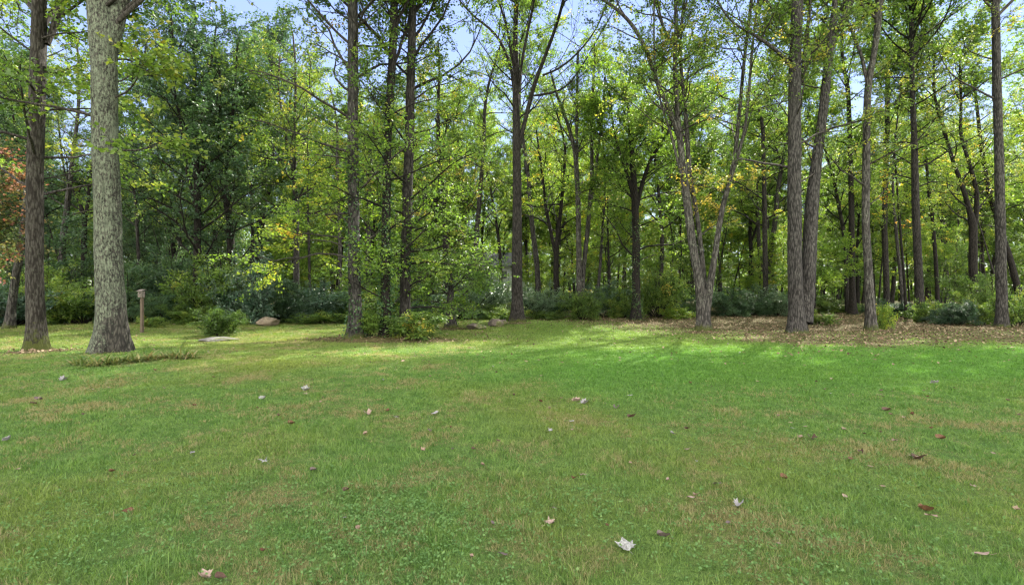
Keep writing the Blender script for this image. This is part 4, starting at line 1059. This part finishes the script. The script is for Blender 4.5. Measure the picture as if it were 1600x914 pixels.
pre = [(1155, 793, 'mcurl', 'gray', .10), (1137, 822, 'oval', 'plum', .05), (540, 770, 'curl', 'brown', .07), (490, 738, 'curl', 'plum', .08), (740, 705, 'curl', 'brown', .06),
       (1225, 750, 'curl', 'rust', .08), (1320, 780, 'oval', 'pink', .07), (1075, 706, 'star', 'pink', .10), (1330, 721, 'curl', 'rust', .07), (1345, 710, 'curl', 'brown', .09),
       (1360, 733, 'oval', 'tan', .07), (860, 676, 'star', 'gray', .10), (893, 661, 'oval', 'white', .08), (708, 705, 'curl', 'plum', .05), (301, 711, 'oval', 'gray', .08),
       (10, 690, 'mcurl', 'gray', .10), (1470, 687, 'curl', 'rust', .11), (1552, 712, 'oval', 'pink', .07), (1385, 642, 'curl', 'brown', .12), (1425, 649, 'curl', 'rust', .09),
       (1395, 692, 'star', 'tan', .12), (680, 648, 'oval', 'gray', .12), (672, 676, 'curl', 'plum', .09), (575, 648, 'mcurl', 'pink', .14), (618, 655, 'star', 'white', .10),
       (1460, 600, 'mcurl', 'gray', .16), (1250, 604, 'oval', 'rust', .12), (1375, 619, 'star', 'tan', .13), (985, 620, 'star', 'white', .13), (845, 629, 'curl', 'rust', .10),
       (410, 625, 'curl', 'white', .12), (478, 611, 'mcurl', 'white', .16), (60, 627, 'curl', 'plum', .12), (52, 634, 'curl', 'brown', .10)]
for p in pre: fallen(*p)
r = np.random.default_rng(77)
for i in range(230):
    D = 2.9 + 13 * r.random() ** .75; x_ = (r.random() * 2 - 1) * D * 1.02
    if litter(x_, D) > .4: continue
    px = 800 + x_ / D * F; py = 457 + CAM_H * F / D
    fallen(px, py, ['oval', 'curl', 'star', 'mcurl', 'maple'][int(r.integers(5))], ['tan', 'pink', 'brown', 'tan', 'rust', 'gray', 'brown', 'tan', 'brown'][int(r.integers(9))], .034 + .040 * r.random())

# ------------------------------------------------------------------ rocks
def rock(label, px, py, wpx, hpx, deep, m, seed, name="boulder", flat=1.0, D=None, rz=0.0, sink=.15):
    import bmesh
    x, y = at(px, py)
    if D: x = (px - 800) / F * D; y = D
    W = wpx / F * y; Hh = hpx / F * y
    bm = bmesh.new(); bmesh.ops.create_icosphere(bm, subdivisions=4, radius=1.0)
    V = np.array([v.co for v in bm.verts]); r = np.random.default_rng(seed)
    # chisel with random planes so it reads as broken stone
    for k in range(16):
        nrm = norm(r.normal(size=3)); dd = .62 + .3 * r.random()
        s = V @ nrm; V = V - np.maximum(s - dd, 0)[:, None] * nrm * .92
    ph = r.random(6) * 6
    d = .03 * np.sin(V[:, 0] * 6 + ph[0]) * np.sin(V[:, 1] * 7 + ph[1]) + .02 * np.sin(V[:, 2] * 11 + ph[2] + V[:, 0] * 5) + .012 * r.normal(size=len(V))
    V = V * (1 + d[:, None])
    V -= [0, 0, V[:, 2].min()]; V[:, 0] *= W / np.ptp(V[:, 0]); V[:, 1] *= deep / np.ptp(V[:, 1]); V[:, 2] *= Hh * (1 + sink) / np.ptp(V[:, 2]); V[:, 2] -= Hh * sink
    for v, c in zip(bm.verts, V): v.co = c
    me = bpy.data.meshes.new(name); bm.to_mesh(me); bm.free(); me.materials.append(m)
    for p in me.polygons: p.use_smooth = True
    o = obj(name, me); o.location = (x, y + deep * .3, float(ground_z(x, y))); o.rotation_euler = (0, 0, rz)
    tag(o, label, "rock")
def rock_mat(name, c1, c2, moss=0.0):
    m, t, out, N = nt(name); tc = N("ShaderNodeTexCoord")
    n = noise(t, tc.outputs["Object"], 3, 7, .7); n2 = noise(t, tc.outputs["Object"], 22, 5, .7)
    c = ramp(t, math_n(t, 'ADD', math_n(t, 'MULTIPLY', n, .6), math_n(t, 'MULTIPLY', n2, .4)), [(.35, c1), (.6, c2)]).outputs[0]
    if moss:
        c = mixc(t, ramp(t, noise(t, tc.outputs["Object"], 2.2, 4, .6), [(.52, (0, 0, 0)), (.6, (moss, moss, moss))]).outputs[0], c, (.09, .11, .02))
    p = N("ShaderNodeBsdfPrincipled"); p.inputs["Roughness"].default_value = .9; t.links.new(c, p.inputs["Base Color"])
    b = N("ShaderNodeBump"); b.inputs["Strength"].default_value = .7; b.inputs["Distance"].default_value = .04; t.links.new(math_n(t, 'ADD', n, n2), b.inputs["Height"])
    t.links.new(b.outputs[0], p.inputs["Normal"]); t.links.new(p.outputs[0], out.inputs[0]); return m
ROCK_TAN = rock_mat("stone_tan", (.10, .075, .05), (.23, .185, .125))
ROCK_GRAY = rock_mat("stone_gray", (.09, .085, .078), (.20, .19, .175), .8)
ROCK_BROWN = rock_mat("stone_brown", (.06, .048, .038), (.14, .115, .095), .7)
rock("tan boulder at the edge of the dark laurels, right of the small bush", 413, 512, 34, 15, 1.0, ROCK_TAN, 11, D=24.0)
rock("flat gray rock flush with the lawn in front of the small round bush", 336, 534, 58, 6, 1.2, ROCK_GRAY, 12, "flat_rock", sink=.6)
rock("mossy flat-topped rock, left of the two beside the centre trunk", 743, 515, 33, 10, .9, ROCK_BROWN, 13)
rock("brown angular rock, right of the two beside the centre trunk", 775, 512, 26, 12, .8, ROCK_BROWN, 15, D=23.6)
rock("small brown rock between the two larger ones and the centre trunk", 787, 509, 14, 8, .5, ROCK_BROWN, 17, D=24.8)

# ------------------------------------------------------------------ birdhouse on its post
def box(me_name, sx, sy, sz, m, parent, loc, rot=(0, 0, 0), bev=.006):
    import bmesh
    bm = bmesh.new(); bmesh.ops.create_cube(bm, size=1.0)
    for v in bm.verts: v.co = (v.co.x * sx, v.co.y * sy, v.co.z * sz)
    if bev: bmesh.ops.bevel(bm, geom=bm.edges[:], offset=bev, segments=2, affect='EDGES')
    me = bpy.data.meshes.new(me_name); bm.to_mesh(me); bm.free(); me.materials.append(m)
    o = obj(me_name, me, parent); o.location = loc; o.rotation_euler = rot; return o
WOODG = simple_mat("weathered_wood", (.10, .085, .072), (.22, .195, .175), 12, .9, .5, stretch=(6, 6, .6))
WOODP = simple_mat("post_wood", (.075, .058, .042), (.15, .118, .088), 12, .9, .5, stretch=(6, 6, .5))
DARKM = simple_mat("entrance_dark", (.008, .007, .006), (.012, .010, .01), 5, 1, 0)
bx, by = at(222, 521); bz = float(ground_z(bx, by))
t = empty("birdhouse", (bx, by, bz), -.12); tag(t, "weathered wooden birdhouse on a square post, right of the lichen-covered trunk", "birdhouse")
box("post", .10, .09, 1.62, WOODP, t, (-.02, .02, .60))
body = box("body", .17, .17, .25, WOODG, t, (.0, -.03, 1.52))
rf = box("roof", .225, .27, .022, WOODG, t, (.0, -.045, 1.672), (radians(14), 0, 0))
import bmesh as _b
bm = _b.new(); _b.ops.create_circle(bm, cap_ends=True, radius=.024, segments=18); me = bpy.data.meshes.new("entrance_hole"); bm.to_mesh(me); bm.free(); me.materials.append(DARKM)
h = obj("entrance_hole", me, t); h.location = (.02, -.1175, 1.57); h.rotation_euler = (radians(90), 0, 0)

# ------------------------------------------------------------------ daylily row and weed stalk
LDAY = leaf_mat("leaf_daylily", [(0, (.05, .09, .02)), (.4, (.10, .14, .03)), (.7, (.18, .18, .06)), (1, (.22, .18, .08))], trans=.3, gain=(1.3, 1.4, .7))
def clump(px, py, n, h, label, seed, lean=None):
    r = np.random.default_rng(seed); x, y = at(px, py); z = float(ground_z(x, y))
    az = r.random(n) * 6.28; e = .35 + .75 * r.random(n)
    if lean is not None: az = lean + .15 * r.normal(size=n); e = np.full(n, .45)
    D = np.stack([np.cos(az) * np.sin(e), np.sin(az) * np.sin(e), np.cos(e)], 1)
    S = np.stack([.10 * r.normal(size=n), .06 * r.normal(size=n), np.full(n, -.01)], 1) * (1 if lean is None else .2)
    P = grow(S, D, h * (.7 + .6 * r.random(n)), 6, .05, -.20 if lean is None else -.02, r)
    P[:, 1:, 2] = np.maximum(P[:, 1:, 2], .02)
    T = norm(P[:, 1:] - P[:, :-1]); T = np.concatenate([T, T[:, -1:]], 1)
    side = norm(np.cross(T, [0, 0, 1.])) * (np.array([.012, .016, .016, .014, .011, .007, .001])[None, :, None])
    V = np.stack([P - side, P + side], 2).reshape(-1, 3); idx = np.arange(n * 14).reshape(n, 7, 2)
    Fq = np.stack([idx[:, :-1, 0], idx[:, :-1, 1], idx[:, 1:, 1], idx[:, 1:, 0]], -1).reshape(-1, 4)
    T_ = np.repeat(np.clip(.4 + .3 * r.normal(size=n), 0, 1), 6)
    o = obj("daylily_clump", mesh_np("daylily_clump", V, Fq, LDAY, False, T_)); o.location = (x, y, z)
    tag(o, label, "plant", "arching daylily clumps in a row"); return o
ords = ["leftmost", "second from left", "third from left", "fourth from left", "fifth from left", "sixth from left", "seventh from left", "eighth from left", "rightmost"]
for i, (px, py) in enumerate([(128, 574), (148, 576), (170, 574), (193, 571), (214, 570), (232, 567), (252, 566), (272, 565), (292, 564)]):
    clump(px, py, 80, .34, "yellowing daylily clump, %s of the row below the lichen trunk" % ords[i], 300 + i)
o = clump(277, 556, 5, .45, "upright dark green weed stalk at the right end of the daylily row", 320, lean=.2); o.name = "weed_stalk"
del o["group"]; o.data.materials[0] = LI

# ------------------------------------------------------------------ pale house far behind the trees
WALLM = simple_mat("siding_pale", (.50, .54, .60), (.60, .63, .68), 3, .7, .1)
ROOFM = simple_mat("roof_gray", (.10, .10, .11), (.17, .17, .18), 6, .9, .2)
GLASSM = simple_mat("window_dark", (.02, .03, .045), (.04, .05, .07), 2, .15, 0, spec=.8)
hx, hy = (782 - 800) / F * 78, 78.0
t = empty("house", (hx, hy, float(ground_z(hx, hy))), .15); tag(t, "pale blue-gray house glimpsed through the trees left of the centre trunk", "house")
box("wall", 9, 7, 5.2, WALLM, t, (0, 0, 2.6), bev=.02)
bm = _b.new(); vs = [bm.verts.new(c) for c in [(-4.9, -3.9, 5.15), (4.9, -3.9, 5.15), (4.9, 3.9, 5.15), (-4.9, 3.9, 5.15), (-4.9, 0, 7.4), (4.9, 0, 7.4)]]
for f in [(0, 1, 5, 4), (2, 3, 4, 5), (0, 4, 3), (1, 2, 5), (3, 2, 1, 0)]: bm.faces.new([vs[i] for i in f])
me = bpy.data.meshes.new("roof"); bm.to_mesh(me); bm.free(); me.materials.append(ROOFM); obj("roof", me, t)
for wx in (-2.8, 0, 2.8):
    for wz in (1.5, 3.9): 
        w = box("window", 1.15, .10, 1.35, simple_mat("trim_white", (.7, .7, .7), (.8, .8, .8), 3, .6, 0), t, (wx, -3.5, wz), bev=.01)
        box("pane", .95, .03, 1.15, GLASSM, w, (0, -.05, 0), bev=.003)
print("objects:", len(COL.objects), "polys:", sum(len(m.polygons) for m in bpy.data.meshes))
